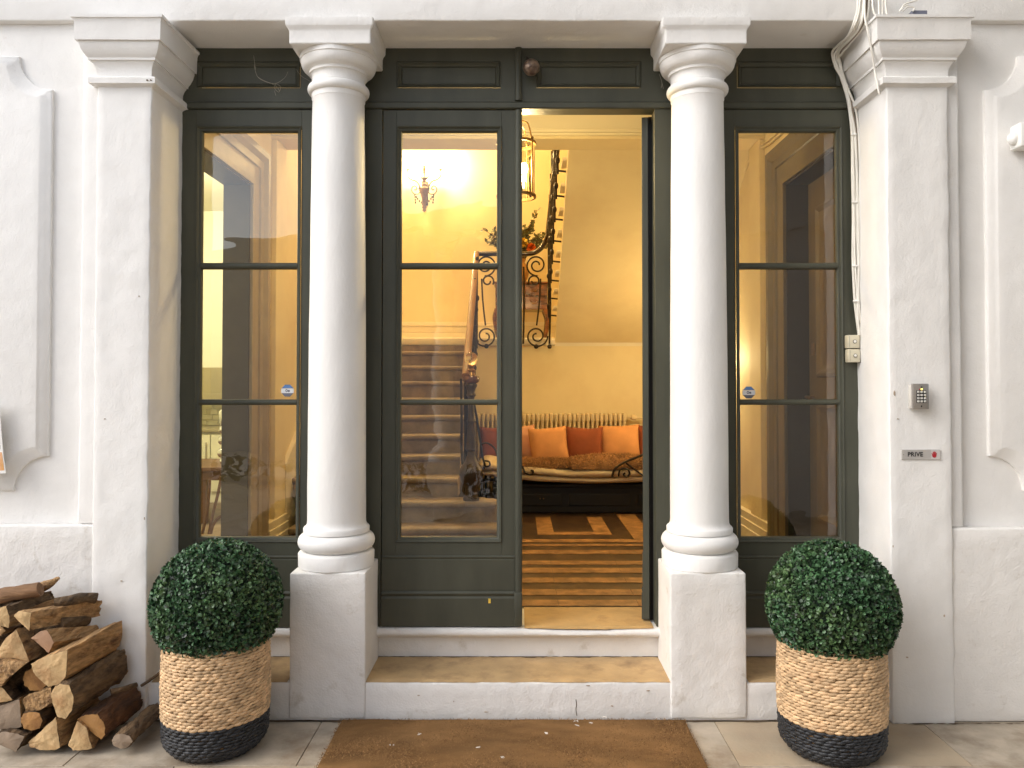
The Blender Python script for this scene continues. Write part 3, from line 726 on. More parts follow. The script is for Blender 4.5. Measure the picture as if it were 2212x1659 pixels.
# landing slab and skirting
ld = thing('landing', 'stone landing slab with a rounded pale edge above the bench', 'landing', (0, 7.2, ZLAND)); struct(ld)
b = box(NB(), -HX + 0.001, XS - 0.002, 7.235, YBK - 0.001, ZLAND - 0.075, ZLAND, 0.02, 3); obj('slab', b, M['stair_white'], ld, 40)
obj('slab', box(NB(), XS - 0.0015, HX - 0.001, 7.303, YBK - 0.001, ZLAND - 0.075, ZLAND - 0.001), M['stair_white'], ld)
for k, (d, h0, h1) in enumerate(((0.03, 0.0, 0.13), (0.02, 0.1305, 0.20), (0.035, 0.2005, 0.245))):
    obj('skirting', box(NB(), -HX + 0.01, HX - 0.01, YBK - d, YBK - 0.001, ZLAND + 0.001 + h0, ZLAND + h1, 0.005), M['stair_white'], ld)

# ------------------------------------------------------------------ lower flight
lf = thing('staircase', 'worn stone stair flight rising from the hall floor behind the door glass', 'stairs', (-1.0, 5.05, ZH))
RISE, GO, YS = (ZLAND - ZH) / 11, 0.2165, 5.05
XSR = -0.42
for i in range(1, 11):
    y0, z = YS + GO * (i - 1), ZH + RISE * i
    xr = XSR if i > 2 else (-0.225 if i == 2 else -0.08); xl = -HX + 0.002 if i > 2 else -1.47
    b = NB(); n = 6
    pr = [(y0 + GO, z - RISE if i > 1 else ZH), (y0 + 0.022, z - RISE if i > 1 else ZH), (y0 + 0.022, z - 0.042)] + [(y0 + 0.017 - 0.017 * math.sin(math.pi * k / n), z - 0.02 - 0.02 * math.cos(math.pi * k / n)) for k in range(n + 1)] + [(y0 + GO + 0.02, z)]
    pr[0] = (y0 + GO + 0.02, pr[0][1])
    prism_x(b, pr, xl, xr)
    if i <= 2:                                              # bull-nosed end
        pr2 = [(0.0, z - RISE), (0.085, z - RISE), (0.085, z - 0.045)] + [(0.09 + 0.016 * math.sin(math.pi * k / n), z - 0.02 - 0.02 * math.cos(math.pi * k / n)) for k in range(n + 1)] + [(0.0, z)]
        lathe(b, [(max(r_, 0.001), zz) for r_, zz in pr2], 28, (xr, y0 + 0.11), cap=False)
    for ax in range(1, 14):
        bmesh.ops.bisect_plane(b, geom=b.verts[:] + b.edges[:] + b.faces[:], plane_co=(-HX + 1.4 * ax / 14, 0, 0), plane_no=(1, 0, 0))
    for v in b.verts:
        if v.co.y < y0 + 0.05: v.co.z += 0.004 * mnoise.noise(v.co * 5); v.co.y += 0.003 * mnoise.noise(v.co * 8)
    obj('step', b, M['stair_stone'], lf, 50)
b = NB(); zq = lambda y: ZH + RISE + (y - YS) * RISE / GO
prism_x(b, [(5.345, ZH), (5.345, zq(5.345) + 0.20), (7.2, zq(7.2) + 0.20), (7.2, zq(7.2) - 0.1), (5.6, ZH)], -HX + 0.0005, -HX + 0.03); obj('wall_stringer', b, M['stair_white'], lf)
obj('stringer', box(NB(), -HX + 0.001, XSR - 0.001, YS + GO * 10 + 0.021, 7.234, ZH, ZLAND - 0.076), M['stair_stone'], lf)
def baluster_row(t, x, ya, za, yb, zb, n, name='baluster', h=0.86, r=0.008):
    for k in range(n):
        s = (k + 0.5) / n; y = ya + (yb - ya) * s; z = za + (zb - za) * s
        b = NB(); tube(b, [(x, y, z), (x, y, z + h)], r, 6)
        for zz, rr in ((0.06, 0.016), (0.45, 0.020), (0.80, 0.016)): ball(b, (x, y, z + zz), rr, 8, (1, 1, 1.5))
        obj(name, b, M['iron'], t, 60)
rl = thing('stair_railing', 'wrought iron stair railing with scrolls and a brown wooden handrail', 'railing', (-0.37, 5.3, ZH))
hb, ht_ = P(1006, 812, 5.33), P(1029, 548, 7.18)
def rail_bar(pts, w, h, prof_n=10):
    b = NB(); pts = [Vector(p) for p in pts]; rings = []
    for i, p in enumerate(pts):
        t = (pts[min(i+1, len(pts)-1)] - pts[max(i-1, 0)]).normalized()
        side = t.cross(Vector((0, 0, 1)))
        if side.length < 0.2: side = Vector((1, 0, 0)) if i == 0 else side
        side.normalize(); up = side.cross(t)
        rings.append([b.verts.new(p + side * math.copysign(abs(math.cos(a)) ** 0.6, math.cos(a)) * w + up * math.copysign(abs(math.sin(a)) ** 0.6, math.sin(a)) * h) for a in [2*math.pi*k/prof_n for k in range(prof_n)]])
    for p, q in zip(rings, rings[1:]):
        for k in range(prof_n): b.faces.new((p[k], p[(k+1) % prof_n], q[(k+1) % prof_n], q[k]))
    b.faces.new(list(reversed(rings[0]))); b.faces.new(rings[-1])
    return b
obj('handrail', rail_bar([hb, hb.lerp(ht_, .5), ht_], 0.027, 0.022), M['rail_wood'], rl, 60)
baluster_row(rl, -0.365, YS + 0.45, ZH + RISE * 2.6, 7.1, ZLAND - 0.05, 9, h=0.80)
# landing rail, then the rail of the upper flight
YRL = 7.19
pt = [P(1029, 548, YRL), P(1060, 548, YRL), P(1110, 548, YRL), P(1140, 548, YRL)]
pt += [P(1156, 545, YRL), P(1169, 536, YRL), P(1178, 522, YRL - 0.02), P(1184, 505, YRL - 0.06)]
b = NB(); tube(b, smooth_path(pt, 4), 0.024, 10)
obj('landing_rail', b, M['rail_dark'], rl, 60)
up0, up1 = P(1184, 505, YRL - 0.06), P(1203, 322, 6.17)
b = NB(); tube(b, [up0, up0.lerp(up1, 0.5), up1, up1 + (up1 - up0) * 0.5], 0.026, 10)
obj('upper_handrail', b, M['rail_dark'], rl, 60)
def spiral(cx, cy_, r0, r1, a0, turns, d, n=40):
    return [(cx + (r0 + (r1 - r0) * k / n) * math.cos(a0 + d * 2*math.pi*turns*k/n), cy_ + (r0 + (r1 - r0) * k / n) * math.sin(a0 + d * 2*math.pi*turns*k/n)) for k in range(n + 1)]
def cz(c): return P(967 + c[0] * 0.2165, 442 + c[1] * 0.2165, YRL)      # crop of the photo -> landing rail plane
def scroll(paths):
    for p in paths:
        b = NB(); tube(b, [cz(q) for q in p], 0.0085, 6); obj('scroll', b, M['iron'], rl, 60)
for cx_, m_ in ((378, 1), (625, -1), (888, -1)):
    def mx(p): return [(cx_ + m_ * q[0], q[1]) for q in p]
    top = mx(spiral(0, 605, 108, 26, R(95), 1.75, -1, 44))
    mid = mx([(-48, 1205 - 0)] ) and mx(spiral(22, 762, 26, 62, R(0), 1.1, 1, 26))
    bar = mx([(-38, 740), (-36, 800), (-28, 950), (-14, 1090), (0, 1206)])
    bot = mx(spiral(0, 1312, 24, 112, R(-90), 1.75, 1, 44))
    scroll([top, mid, [(q[0], q[1]) for q in smooth_path([(a, c, 0) for a, c in bar], 4)], bot])
for cx_, ztop in ((1022, 700), (760, 620), (505, 620)):
    b = NB(); tube(b, [cz((cx_ - 2, ztop)), cz((cx_ + 3, 1000)), cz((cx_ - 6, 1390))], 0.010, 6); obj('bar', b, M['iron'], rl, 60)
for c in ((387, 1412), (883, 1416), (1018, 1416), (630, 1416)):
    obj('ball_finial', ball(NB(), cz(c), 0.022, 12), M['iron'], rl, 60)
b = NB(); tube(b, [cz((270, 1350)), cz((640, 1352)), cz((1030, 1350))], 0.008, 6); b.free() if True else obj('bottom_bar', b, M['iron'], rl, 60)

# newel at the foot of the stairs
YN = 5.36
nx = PX(1018, YN)
nw = thing('newel_post', 'ornate dark cast newel post topped by a clear glass ball', 'post', (nx, YN, ZH + 2 * RISE))
zn = lambda Y: PZ(Y, YN)
pr = [(0.054, zn(1086)), (0.055, zn(1076)), (0.046, zn(1070)), (0.042, zn(1058)), (0.046, zn(1052)), (0.066, zn(1040)), (0.080, zn(1026)), (0.080, zn(1016)), (0.066, zn(1006)), (0.048, zn(999)), (0.036, zn(990)),
      (0.028, zn(984)), (0.026, zn(975)), (0.040, zn(970)), (0.034, zn(962)), (0.030, zn(940)), (0.024, zn(915)), (0.030, zn(910)), (0.024, zn(904)), (0.020, zn(880)), (0.022, zn(858)), (0.034, zn(854)), (0.026, zn(848)),
      (0.030, zn(840)), (0.042, zn(832)), (0.036, zn(828))]
obj('post', lathe(NB(), pr, 28, (nx, YN)), M['bronze'], nw, 35)
obj('cap', lathe(NB(), [(0.040, zn(828)), (0.054, zn(824)), (0.058, zn(818)), (0.052, zn(813)), (0.030, zn(811))], 28, (nx, YN)), M['mahogany'], nw, 40)
obj('ball_collar', lathe(NB(), [(0.028, zn(811)), (0.022, zn(804)), (0.030, zn(800)), (0.016, zn(796)), (0.024, zn(789)), (0.018, zn(787))], 24, (nx, YN)), M['brass'], nw, 40)
obj('glass_ball', ball(NB(), (nx, YN, zn(775.5)), 0.046, 32), M['ball'], nw, 180)
sq = PX(1007, 5.45)
b = box(NB(), sq - 0.014, sq + 0.014, 5.44, 5.47, ZH + 2 * RISE, zn(816), 0.003); obj('square_bar', b, M['iron'], nw)
for pts in ([(996, 818), (997, 900), (998, 990), (1006, 1030)], [(1022, 860), (1030, 905), (1037, 950), (1043, 990)], [(1043, 990), (1047, 1005), (1040, 1018)]):
    b = NB(); tube(b, smooth_path([P(x, y, 5.40) for x, y in pts], 5), 0.009, 6); obj('scroll', b, M['iron'], nw, 60)

# ------------------------------------------------------------------ upper flight
uf = thing('upper_flight', 'plastered underside of the upper stair flight with pale step ends', 'stairs', (1.0, 6, ZLAND))
s0, s1 = (YW - 0.001, PZ(740, YW)), (YBM1 + 0.001, PZ(324, YBM1))
sl = (s1[1] - s0[1]) / (s1[0] - s0[0])
b = prism_x(NB(), [s0, s1, (s1[0], s1[1] + 0.12), (s0[0], s0[1] + 0.05)], XS, HX - 0.001)
obj('soffit', b, M['cream'], uf)
NU = 9
GU = (7.24 - YBM1) / NU
for k in range(NU):
    y1 = 7.24 - k * GU; y0 = y1 - GU
    zt = s0[1] + sl * (y0 - s0[0]) + 0.15
    b = box(NB(), XS + 0.012, HX - 0.002, y0 + 0.014, y1 + 0.0, s0[1] + sl * (y0 - s0[0]) + 0.02, zt - 0.034)
    obj('riser', b, M['cream'], uf)
    b = box(NB(), XS - 0.030, HX - 0.002, y0 + 0.002, y1 + 0.012, zt - 0.033, zt, 0.012, 3)
    obj('tread', b, M['stair_white'], uf, 50)
    b = NB(); xb = 0.278 + 0.010 * k / NU; yb = y0 + GU * .5; tube(b, [(xb, yb, zt - 0.075), (XS + 0.03, yb, zt - 0.085)], 0.008, 6)
    obj('bracket', b, M['iron'], uf, 60)
    b = NB(); tube(b, [(xb, yb, zt - 0.10), (xb, yb, zt + 0.84)], 0.010, 6)
    for zz, rr in ((0.0, 0.018), (0.28, 0.018), (0.6, 0.016)): ball(b, (xb, yb, zt + zz), rr, 8, (1, 1, 1.6))
    obj('baluster', b, M['iron'], uf, 60)

# ------------------------------------------------------------------ chest and flowers on the landing
YC = 8.12
c0, c1 = P(1066, 608, YC), P(1187, 608, YC)
ch = thing('chest_of_drawers', 'small polished chest of drawers with curved legs on the landing', 'chest', ((c0.x + c1.x)/2, YC + .15, ZLAND))
zt, zm_, zb_ = PZ(609, YC), PZ(640, YC), PZ(668, YC)
obj('body', box(NB(), c0.x + 0.02, c1.x - 0.02, YC + 0.02, YC + 0.36, zb_, zt - 0.016, 0.006), M['mahogany'], ch)
obj('top', box(NB(), c0.x, c1.x, YC - 0.01, YC + 0.38, zt - 0.0155, zt + 0.004, 0.006), M['mahogany'], ch)
for za, zbb in ((zm_ + 0.006, zt - 0.03), (zb_ + 0.012, zm_ - 0.006)):
    d = obj('drawer', box(NB(), c0.x + 0.05, c1.x - 0.05, YC + 0.004, YC + 0.0195, za, zbb, 0.004), M['mahogany'], ch)
    for sx in (0.28, 0.72):
        b = NB(); xx = c0.x + (c1.x - c0.x) * sx; tube(b, smooth_path([(xx - .03, YC, (za+zbb)/2 + .01), (xx - .015, YC - .012, (za+zbb)/2 - .008), (xx + .015, YC - .012, (za+zbb)/2 - .008), (xx + .03, YC, (za+zbb)/2 + .01)], 4), 0.004, 6); obj('handle', b, M['brass'], d, 60)
for sx, sgn in ((c0.x + 0.04, -1), (c1.x - 0.04, 1)):
    for yy in (YC + 0.05, YC + 0.33):
        b = NB(); h = zb_ - ZLAND
        tube(b, smooth_path([(sx, yy, zb_ + 0.005), (sx + sgn * 0.025, yy, zb_ - h * 0.25), (sx + sgn * 0.012, yy, zb_ - h * 0.6), (sx - sgn * 0.005, yy, zb_ - h * 0.9), (sx + sgn * 0.012, yy, ZLAND + 0.004)], 5),
             [0.032 - 0.018 * k / 20 for k in range(21)], 8); obj('leg', b, M['mahogany'], ch, 60)
vx = PX(1122, YC + 0.16)
vs = thing('vase', 'amber vase standing on the chest behind the scrolls', 'vase', (vx, YC + 0.16, zt + 0.004))
obj('vase_body', lathe(NB(), [(0.05, zt + 0.0045), (0.085, zt + 0.05), (0.105, zt + 0.12), (0.085, zt + 0.19), (0.055, zt + 0.23), (0.07, zt + 0.26)], 24, (vx, YC + 0.16), cap=False), M['vase'], vs, 60)
bq = thing('bouquet', 'loose bouquet of leafy stems with an orange bloom above the landing rail', 'flowers', (vx, YC + 0.16, zt + 0.2))
b = NB(); lb = NB()
zv = zt + 0.24
tips = []
for k in range(60):
    a = rng.uniform(0, 2*math.pi); s = rng.uniform(0.06, 0.36); hh = rng.uniform(0.10, 0.34) * (1.15 - s)
    tips.append((vx + math.cos(a) * s, YC + 0.16 + math.sin(a) * s * 0.35, zv + hh + 0.03))
tips += [tuple(P(1160, 455, YC + 0.12)), tuple(P(1150, 475, YC + 0.12)), tuple(P(1046, 497, YC + 0.12)), tuple(P(1062, 512, YC + 0.1)), tuple(P(1180, 510, YC + 0.1))]
for tp in tips:
    p0 = Vector((vx, YC + 0.16, zv - 0.05)); p2 = Vector(tp); p1 = (p0 + p2) / 2 + Vector((0, 0, 0.06))
    path = smooth_path([p0, p1, p2], 5); tube(b, path, 0.003, 4)
    for q in path[4:]:
        for _ in range(3):
            d = Vector((rng.uniform(-1, 1), rng.uniform(-1, 1), rng.uniform(-.5, 1))).normalized(); w = d.orthogonal().normalized(); L_ = rng.uniform(0.03, 0.06)
            v = [lb.verts.new(q), lb.verts.new(q + d * L_ * .5 + w * L_ * .42), lb.verts.new(q + d * L_), lb.verts.new(q + d * L_ * .5 - w * L_ * .42)]
            lb.faces.new(v)
obj('stems', b, M['stick'], bq); stuff(obj('foliage', lb, M['bouquet_leaf'], bq))
def bloom(c, r, m, lab):
    b = NB()
    for k in range(46):
        d = Vector((rng.gauss(0, 1), rng.gauss(0, 1) - .6, rng.gauss(0, 1))).normalized(); w = d.orthogonal().normalized()
        b.faces.new([b.verts.new(c + d * r * .2), b.verts.new(c + d * r * .8 + w * r * .35), b.verts.new(c + d * r * 1.05), b.verts.new(c + d * r * .8 - w * r * .35)])
    obj('bloom', b, m, bq, None, lab)
bloom(P(1147, 535, YC + 0.02), 0.052, M['flower'], 'orange bloom')
bloom(P(1130, 524, YC + 0.05), 0.055, M['flower_yellow'], 'yellow bloom')
bloom(P(1100, 532, YC + 0.02), 0.05, M['flower'], 'orange bloom')

# ------------------------------------------------------------------ radiator, bench, cushions, throws, trunk
YRD = 7.20
rx0, rx1 = PX(1010, YRD), PX(1352, YRD)
rd = thing('radiator', 'cream column radiator on the wall behind the cushions', 'radiator', ((rx0 + rx1)/2, YRD, ZH))
zr1, zr0 = PZ(893, YRD), ZH + 0.10
n = 35; first = None
for k in range(n):
    x = rx0 + (rx1 - rx0) * (k + 0.5) / n
    if first is None:
        b = NB(); w = (rx1 - rx0) / n
        path = [(0, 0.035, 0.0), (0, 0.035, zr1 - zr0 - 0.04)]
        for yy in (-0.045, 0.045): tube(b, [(0, yy, 0), (0, yy, zr1 - zr0 - 0.05)], w * 0.30, 8)
        box(b, -w * .46, w * .46, -0.06, 0.06, zr1 - zr0 - 0.075, zr1 - zr0, 0.014, 3); box(b, -w * .46, w * .46, -0.06, 0.06, -0.02, 0.06, 0.014, 3)
        me = bpy.data.meshes.new('section'); b.to_mesh(me); b.free(); first = me
        o = link('section', me, M['radiator'], rd, 60)
    else:
        o = bpy.data.objects.new('section', first); COL.objects.link(o); o.parent = rd
    o.location = (x - rd.location.x, 0, zr0 - ZH)
b = NB(); tube(b, [(rx1, YRD, PZ(903, YRD)), (rx1 + 0.05, YRD, PZ(903, YRD))], 0.012, 8); tube(b, [(rx1 + 0.05, YRD - .02, PZ(902, YRD)), (rx1 + 0.09, YRD - .02, PZ(902, YRD))], 0.026, 12); tube(b, [(rx1 + .08, YRD, PZ(903, YRD)), (HX - .01, YRD, PZ(904, YRD))], 0.010, 8)
obj('valve', b, M['radiator'], rd, 60)
YB0, YB1 = 6.38, 7.08
bx0, bx1 = -0.33, 1.56
be = thing('bench', 'wrought iron daybed with scrolled ends below the radiator', 'bench', ((bx0+bx1)/2, 6.7, ZH))
zs = PZ(1040, YB0)
b = NB()
for yy in (YB0 + 0.03, YB1 - 0.02): tube(b, [(bx0 + .02, yy, zs + 0.01), (bx1 - .02, yy, zs + 0.01)], 0.012, 6)
for k in range(9): tube(b, [(bx0 + .1 + k * .22, YB0 + 0.03, zs + 0.01), (bx0 + .1 + k * .22, YB1 - .02, zs + 0.01)], 0.008, 6)
obj('seat_frame', b, M['iron'], be, 60)
for xx in (bx0 + 0.04, bx1 - 0.04):
    for yy in (YB0 + 0.03, YB1 - 0.02):
        b = NB(); tube(b, [(xx, yy, ZH), (xx, yy, zs + 0.012)], 0.013, 6); obj('leg', b, M['iron'], be, 60)
def iron_px(pts, y, r=0.010, name='scroll'):
    b = NB(); tube(b, smooth_path([P(x, Y, y) for x, Y in pts], 5), r, 6); obj(name, b, M['iron'], be, 60)
iron_px([(1322, 1030), (1329, 1012), (1352, 997), (1378, 987), (1396, 978)], YB0 - 0.105)
iron_px([(1336, 1029), (1338, 1018), (1346, 1012), (1356, 1014), (1360, 1022), (1354, 1030), (1347, 1026), (1350, 1021)], YB0 - 0.105, 0.008)
iron_px([(1352, 1000), (1368, 1012), (1385, 1024), (1402, 1034)], YB0 - 0.105, 0.008)
iron_px([(1128, 1006), (1133, 1018), (1140, 1024), (1149, 1024), (1152, 1018), (1146, 1016)], YB0 - 0.105, 0.009)
iron_px([(1037, 960), (1052, 957), (1068, 968), (1077, 990)], YB0 - 0.105, 0.008)
iron_px([(1046, 995), (1056, 997), (1058, 1005), (1050, 1008), (1047, 1003)], YB0 - 0.105, 0.008)
def slab_soft(x0, x1, y0, y1, z0, z1, sag, seed, nx_=40, r=0.045):
    b = NB(); sect = []
    for k in range(16):
        a = 2*math.pi*k/16
        sect.append((math.copysign(abs(math.cos(a)) ** .55, math.cos(a)), math.copysign(abs(math.sin(a)) ** .8, math.sin(a))))
    rings = []
    for i in range(nx_ + 1):
        t = i / nx_; x = x0 + (x1 - x0) * t; e = min(1, math.sin(math.pi * min(max(t, 0.0), 1)) * 8 + .35)
        dz = -sag * math.sin(math.pi * min(max((t - .05) / .9, 0), 1)) ** 0.8
        rings.append([b.verts.new(Vector((x, (y0+y1)/2 + c * (y1-y0)/2, (z0+z1)/2 + s * (z1-z0)/2 * e + dz)) + mnoise.noise_vector(Vector((x * 4, c * 1.5 + seed, s * 2))) * 0.012) for c, s in sect])
    for p, q in zip(rings, rings[1:]):
        for k in range(16): b.faces.new((p[k], q[k], q[(k+1) % 16], p[(k+1) % 16]))
    b.faces.new(rings[0]); b.faces.new(list(reversed(rings[-1])))
    bmesh.ops.recalc_face_normals(b, faces=b.faces[:])
    return b
fu = thing('futon', 'cream folded futon mattress sagging over the bench', 'mattress', (0.6, 6.7, zs))
za, zb2, zc2 = PZ(1043, YB0), PZ(1030, YB0), PZ(1007, YB0)
obj('lower_layer', slab_soft(bx0 + .03, bx1 - .03, YB0 - .05, YB1 - .05, za + .050, zb2 + 0.065, 0.06, 1), M['linen'], fu, 180)
obj('upper_layer', slab_soft(bx0 + .01, bx1 - .01, YB0 - .075, YB1 - .05, zb2 + 0.045, zc2 + 0.055, 0.06, 4), M['linen'], fu, 180)
def pillow(name, label, cx_, cy2, z0, w, h, m, tilt, roll=0, yaw=0, d=0.16):
    n_ = 14; b = NB(); gr = {}
    for s in (-1, 1):
        for i in range(n_ + 1):
            for j in range(n_ + 1):
                u, v = -1 + 2*i/n_, -1 + 2*j/n_
                edge = i in (0, n_) or j in (0, n_)
                if edge and s == 1 and (i, j) in gr: gr[(i, j, s)] = gr[(i, j)]; continue
                th_ = (max(0, 1 - u*u) ** .5 * max(0, 1 - v*v) ** .5) ** .75 * d / 2
                pin = 1 - 0.07 * (1 - abs(v)) * 0 - 0.06 * (1 - v*v) * abs(u) ** 3
                pinv = 1 - 0.06 * (1 - u*u) * abs(v) ** 3
                co = Vector((u * w/2 * pin, s * th_, v * h/2 * pinv)) + mnoise.noise_vector(Vector((u * 1.4 + cx_ * 9, v * 1.4, s))) * 0.008
                vt = b.verts.new(co); gr[(i, j, s)] = vt
                if edge: gr[(i, j)] = vt
        for i in range(n_):
            for j in range(n_):
                f = [gr[(i, j, s)], gr[(i+1, j, s)], gr[(i+1, j+1, s)], gr[(i, j+1, s)]]
                b.faces.new(f if s == -1 else list(reversed(f)))
    b.transform(Matrix.Translation((cx_, cy2, z0 + h/2 * math.cos(tilt))) @ Matrix.Rotation(yaw, 4, 'Z') @ Matrix.Rotation(-tilt, 4, 'X') @ Matrix.Rotation(roll, 4, 'Y'))
    o = obj(name, b, m, None, 180); tag(o, label, 'cushion', 'cushions in a row on the bench'); return o
zseat = PZ(997, 6.7) - 0.02
def cush(X0, X1, Ytop, y, m, label, roll=0, yaw=0, up=0.0):
    x0, x1 = PX(X0, y), PX(X1, y); h = PZ(Ytop, y) - zseat
    pillow('cushion', label, (x0+x1)/2, y, zseat + up, x1 - x0, h, m, R(14), roll, yaw)
cush(1143, 1228, 921, 6.62, M['peach'], 'peach velvet cushion, nearest the meeting stile of the door', R(-4), R(6))
cush(1221, 1301, 920, 6.68, M['rust'], 'square rust red cushion between the two peach ones', R(1.5), R(-4))
cush(1293, 1385, 916, 6.72, M['peach'], 'larger peach cushion next to the open door leaf', R(-3), R(-3))
cush(1376, 1452, 917, 6.70, M['rust'], 'rust red cushion half hidden by the open door leaf', R(2), 0)
cush(1080, 1160, 918, 6.75, M['pink'], 'pale pink cushion half hidden by the meeting stile', R(-5), R(4))
cush(1034, 1100, 920, 6.80, M['rust'], 'dull red cushion seen through the closed door glass', 0, R(5))
def fur(label, X0, X1, Y0, Y1, y, seed, amp):
    x0, x1 = PX(X0, y), PX(X1, y); z0, z1 = PZ(Y1, y), PZ(Y0, y); nx_, ny_ = 46, 16
    b = NB(); g = [[None] * (ny_ + 1) for _ in range(nx_ + 1)]
    for i in range(nx_ + 1):
        for j in range(ny_ + 1):
            u, v = i / nx_, j / ny_
            x = x0 + (x1 - x0) * u; a = v * math.pi * 0.95
            pr_ = 0.55 + 0.45 * math.sin(math.pi * u) ** .4
            co = Vector((x, y - math.cos(a) * 0.17, z0 + (z1 - z0) * math.sin(a) ** .7 * pr_))
            g[i][j] = b.verts.new(co + mnoise.noise_vector(Vector((x * 14, v * 5, seed))) * amp)
    for i in range(nx_):
        for j in range(ny_): b.faces.new((g[i][j], g[i+1][j], g[i+1][j+1], g[i][j+1]))
    bmesh.ops.recalc_face_normals(b, faces=b.faces[:])
    hb_ = NB()
    for f in b.faces:
        for _ in range(5):
            c = sum((v.co * rng.random() for v in f.verts), Vector()) ; c = f.calc_center_median() + Vector((rng.uniform(-.012, .012), rng.uniform(-.01, .01), rng.uniform(-.006, .006)))
            d = (f.normal if f.normal.z > -0.3 else -f.normal) + Vector((rng.uniform(-.9, .9), rng.uniform(-.9, .5), rng.uniform(-.9, .4)))
            d.normalize(); w = d.orthogonal().normalized() * 0.0035
            hb_.faces.new([hb_.verts.new(c + w), hb_.verts.new(c - w), hb_.verts.new(c + d * rng.uniform(.015, .032))])
    t = thing('fur_throw', label, 'throw', ((x0+x1)/2, y, z0), 'fur throws on the futon')
    obj('pelt', b, M['fur'], t, 180); stuff(obj('hair', hb_, M['fur'], t))
fur('flat brown fur throw under the nearest peach cushion', 1100, 1246, 991, 1007, 6.50, 2, 0.008)
fur('fluffy brown fur throw heaped before the rust cushion', 1232, 1412, 983, 1010, 6.48, 5, 0.011)
tr = thing('trunk', 'black panelled trunk pushed under the bench', 'trunk', (0.7, 6.7, ZH))
tz = za - 0.02
obj('body', box(NB(), -0.20, 1.54, 6.47, 7.0, ZH + 0.001, tz - 0.03, 0.006), M['trunk'], tr)
obj('lid', box(NB(), -0.21, 1.55, 6.46, 7.01, tz - 0.0295, tz, 0.006), M['trunk'], tr)
for k in range(3): obj('panel', box(NB(), -0.15 + k * .565, 0.36 + k * .565, 6.458, 6.4695, ZH + 0.06, tz - 0.08, 0.006), M['trunk'], tr)
for X in (1167, 1174):
    p = P(X, 1077, 6.455); obj('latch', ball(NB(), p, 0.006, 8), M['brass'], tr)

# ------------------------------------------------------------------ sconce and lantern
def crop3(x, y, yp=8.50): return P(829 + x * 0.2, 276.4 + y * 0.2, yp)
sn = thing('wall_sconce', 'lit brass wall sconce with scrolled candle arms above the stairs', 'lamp', tuple(crop3(437, 700, 8.59)))
axs = crop3(437, 700); zs3 = lambda y: crop3(437, y).z
pr = [(0.006, zs3(905)), (0.022, zs3(895)), (0.016, zs3(870)), (0.026, zs3(862)), (0.020, zs3(845)), (0.024, zs3(800)), (0.030, zs3(755)), (0.045, zs3(710)), (0.058, zs3(675)), (0.060, zs3(655)), (0.045, zs3(645)), (0.012, zs3(640)),
      (0.012, zs3(620)), (0.024, zs3(610)), (0.022, zs3(585)), (0.030, zs3(580)), (0.016, zs3(572)), (0.022, zs3(560)), (0.040, zs3(545)), (0.038, zs3(535)), (0.010, zs3(528)), (0.010, zs3(490)), (0.020, zs3(480)), (0.012, zs3(470))]
obj('stem', lathe(NB(), pr, 20, (axs.x, axs.y)), M['sconce_metal'], sn, 50)
obj('backplate', box(NB(), axs.x - 0.035, axs.x + 0.035, 8.55, 8.598, zs3(820), zs3(560), 0.01), M['bronze'], sn)
ARM = [(392, 690), (372, 712), (330, 712), (303, 680), (308, 640), (335, 625), (356, 645), (350, 668), (330, 664)]
ARM2 = [(385, 660), (388, 630), (370, 595), (340, 570), (305, 560), (270, 535), (258, 500), (260, 455)]
for m_ in (1, -1):
    mxf = lambda p: crop3(437 + (p[0] - 437) * m_, p[1], 8.50 - 0.04)
    b = NB(); tube(b, smooth_path([mxf(p) for p in ARM], 5), 0.007, 6); tube(b, smooth_path([mxf(p) for p in ARM2], 5), [0.012 - 0.006 * k / 35 for k in range(36)], 6); obj('arm', b, M['bronze'], sn, 60)
    b = NB(); q = mxf((260, 455)); lathe(b, [(0.003, q.z - .012), (0.022, q.z + 0.008), (0.008, q.z + .016), (0.007, q.z + 0.07)], 12, (q.x, q.y)); obj('candle_cup', b, M['brass'], sn, 50)
    obj('bulb', ball(NB(), (q.x, q.y, q.z + 0.092), 0.017, 12, (1, 1, 1.5)), M['bulb'], sn, 180)
    b = NB(); tube(b, smooth_path([mxf(p) for p in ((430, 545), (400, 530), (375, 505), (364, 465))], 5), 0.006, 6); obj('inner_arm', b, M['bronze'], sn, 60)
    b = NB()
    for p in [(335, 722), (338, 745), (340, 775), (343, 805), (352, 745), (365, 765), (385, 790), (408, 805)]: ball(b, mxf(p), 0.011, 8, (0.8, 0.8, 1.3))
    obj('garland', b, M['bronze'], sn, 60)
q = crop3(437, 435, 8.45); obj('crystal', ball(NB(), q, 0.022, 12, (1, 0.6, 1.7)), M['brass'], sn, 60)
def point(name, loc, w, col, r=0.03):
    d = bpy.data.lights.new(name, 'POINT'); d.energy = w; d.color = col; d.shadow_soft_size = r
    o = bpy.data.objects.new(name, d); COL.objects.link(o); o.location = loc; return o
WARM = (1.0, 0.75, 0.36)
for m_ in (1, -1):
    q = crop3(437 - 177 * m_, 370, 8.43); point('sconce_light', q, 30, WARM, 0.03)

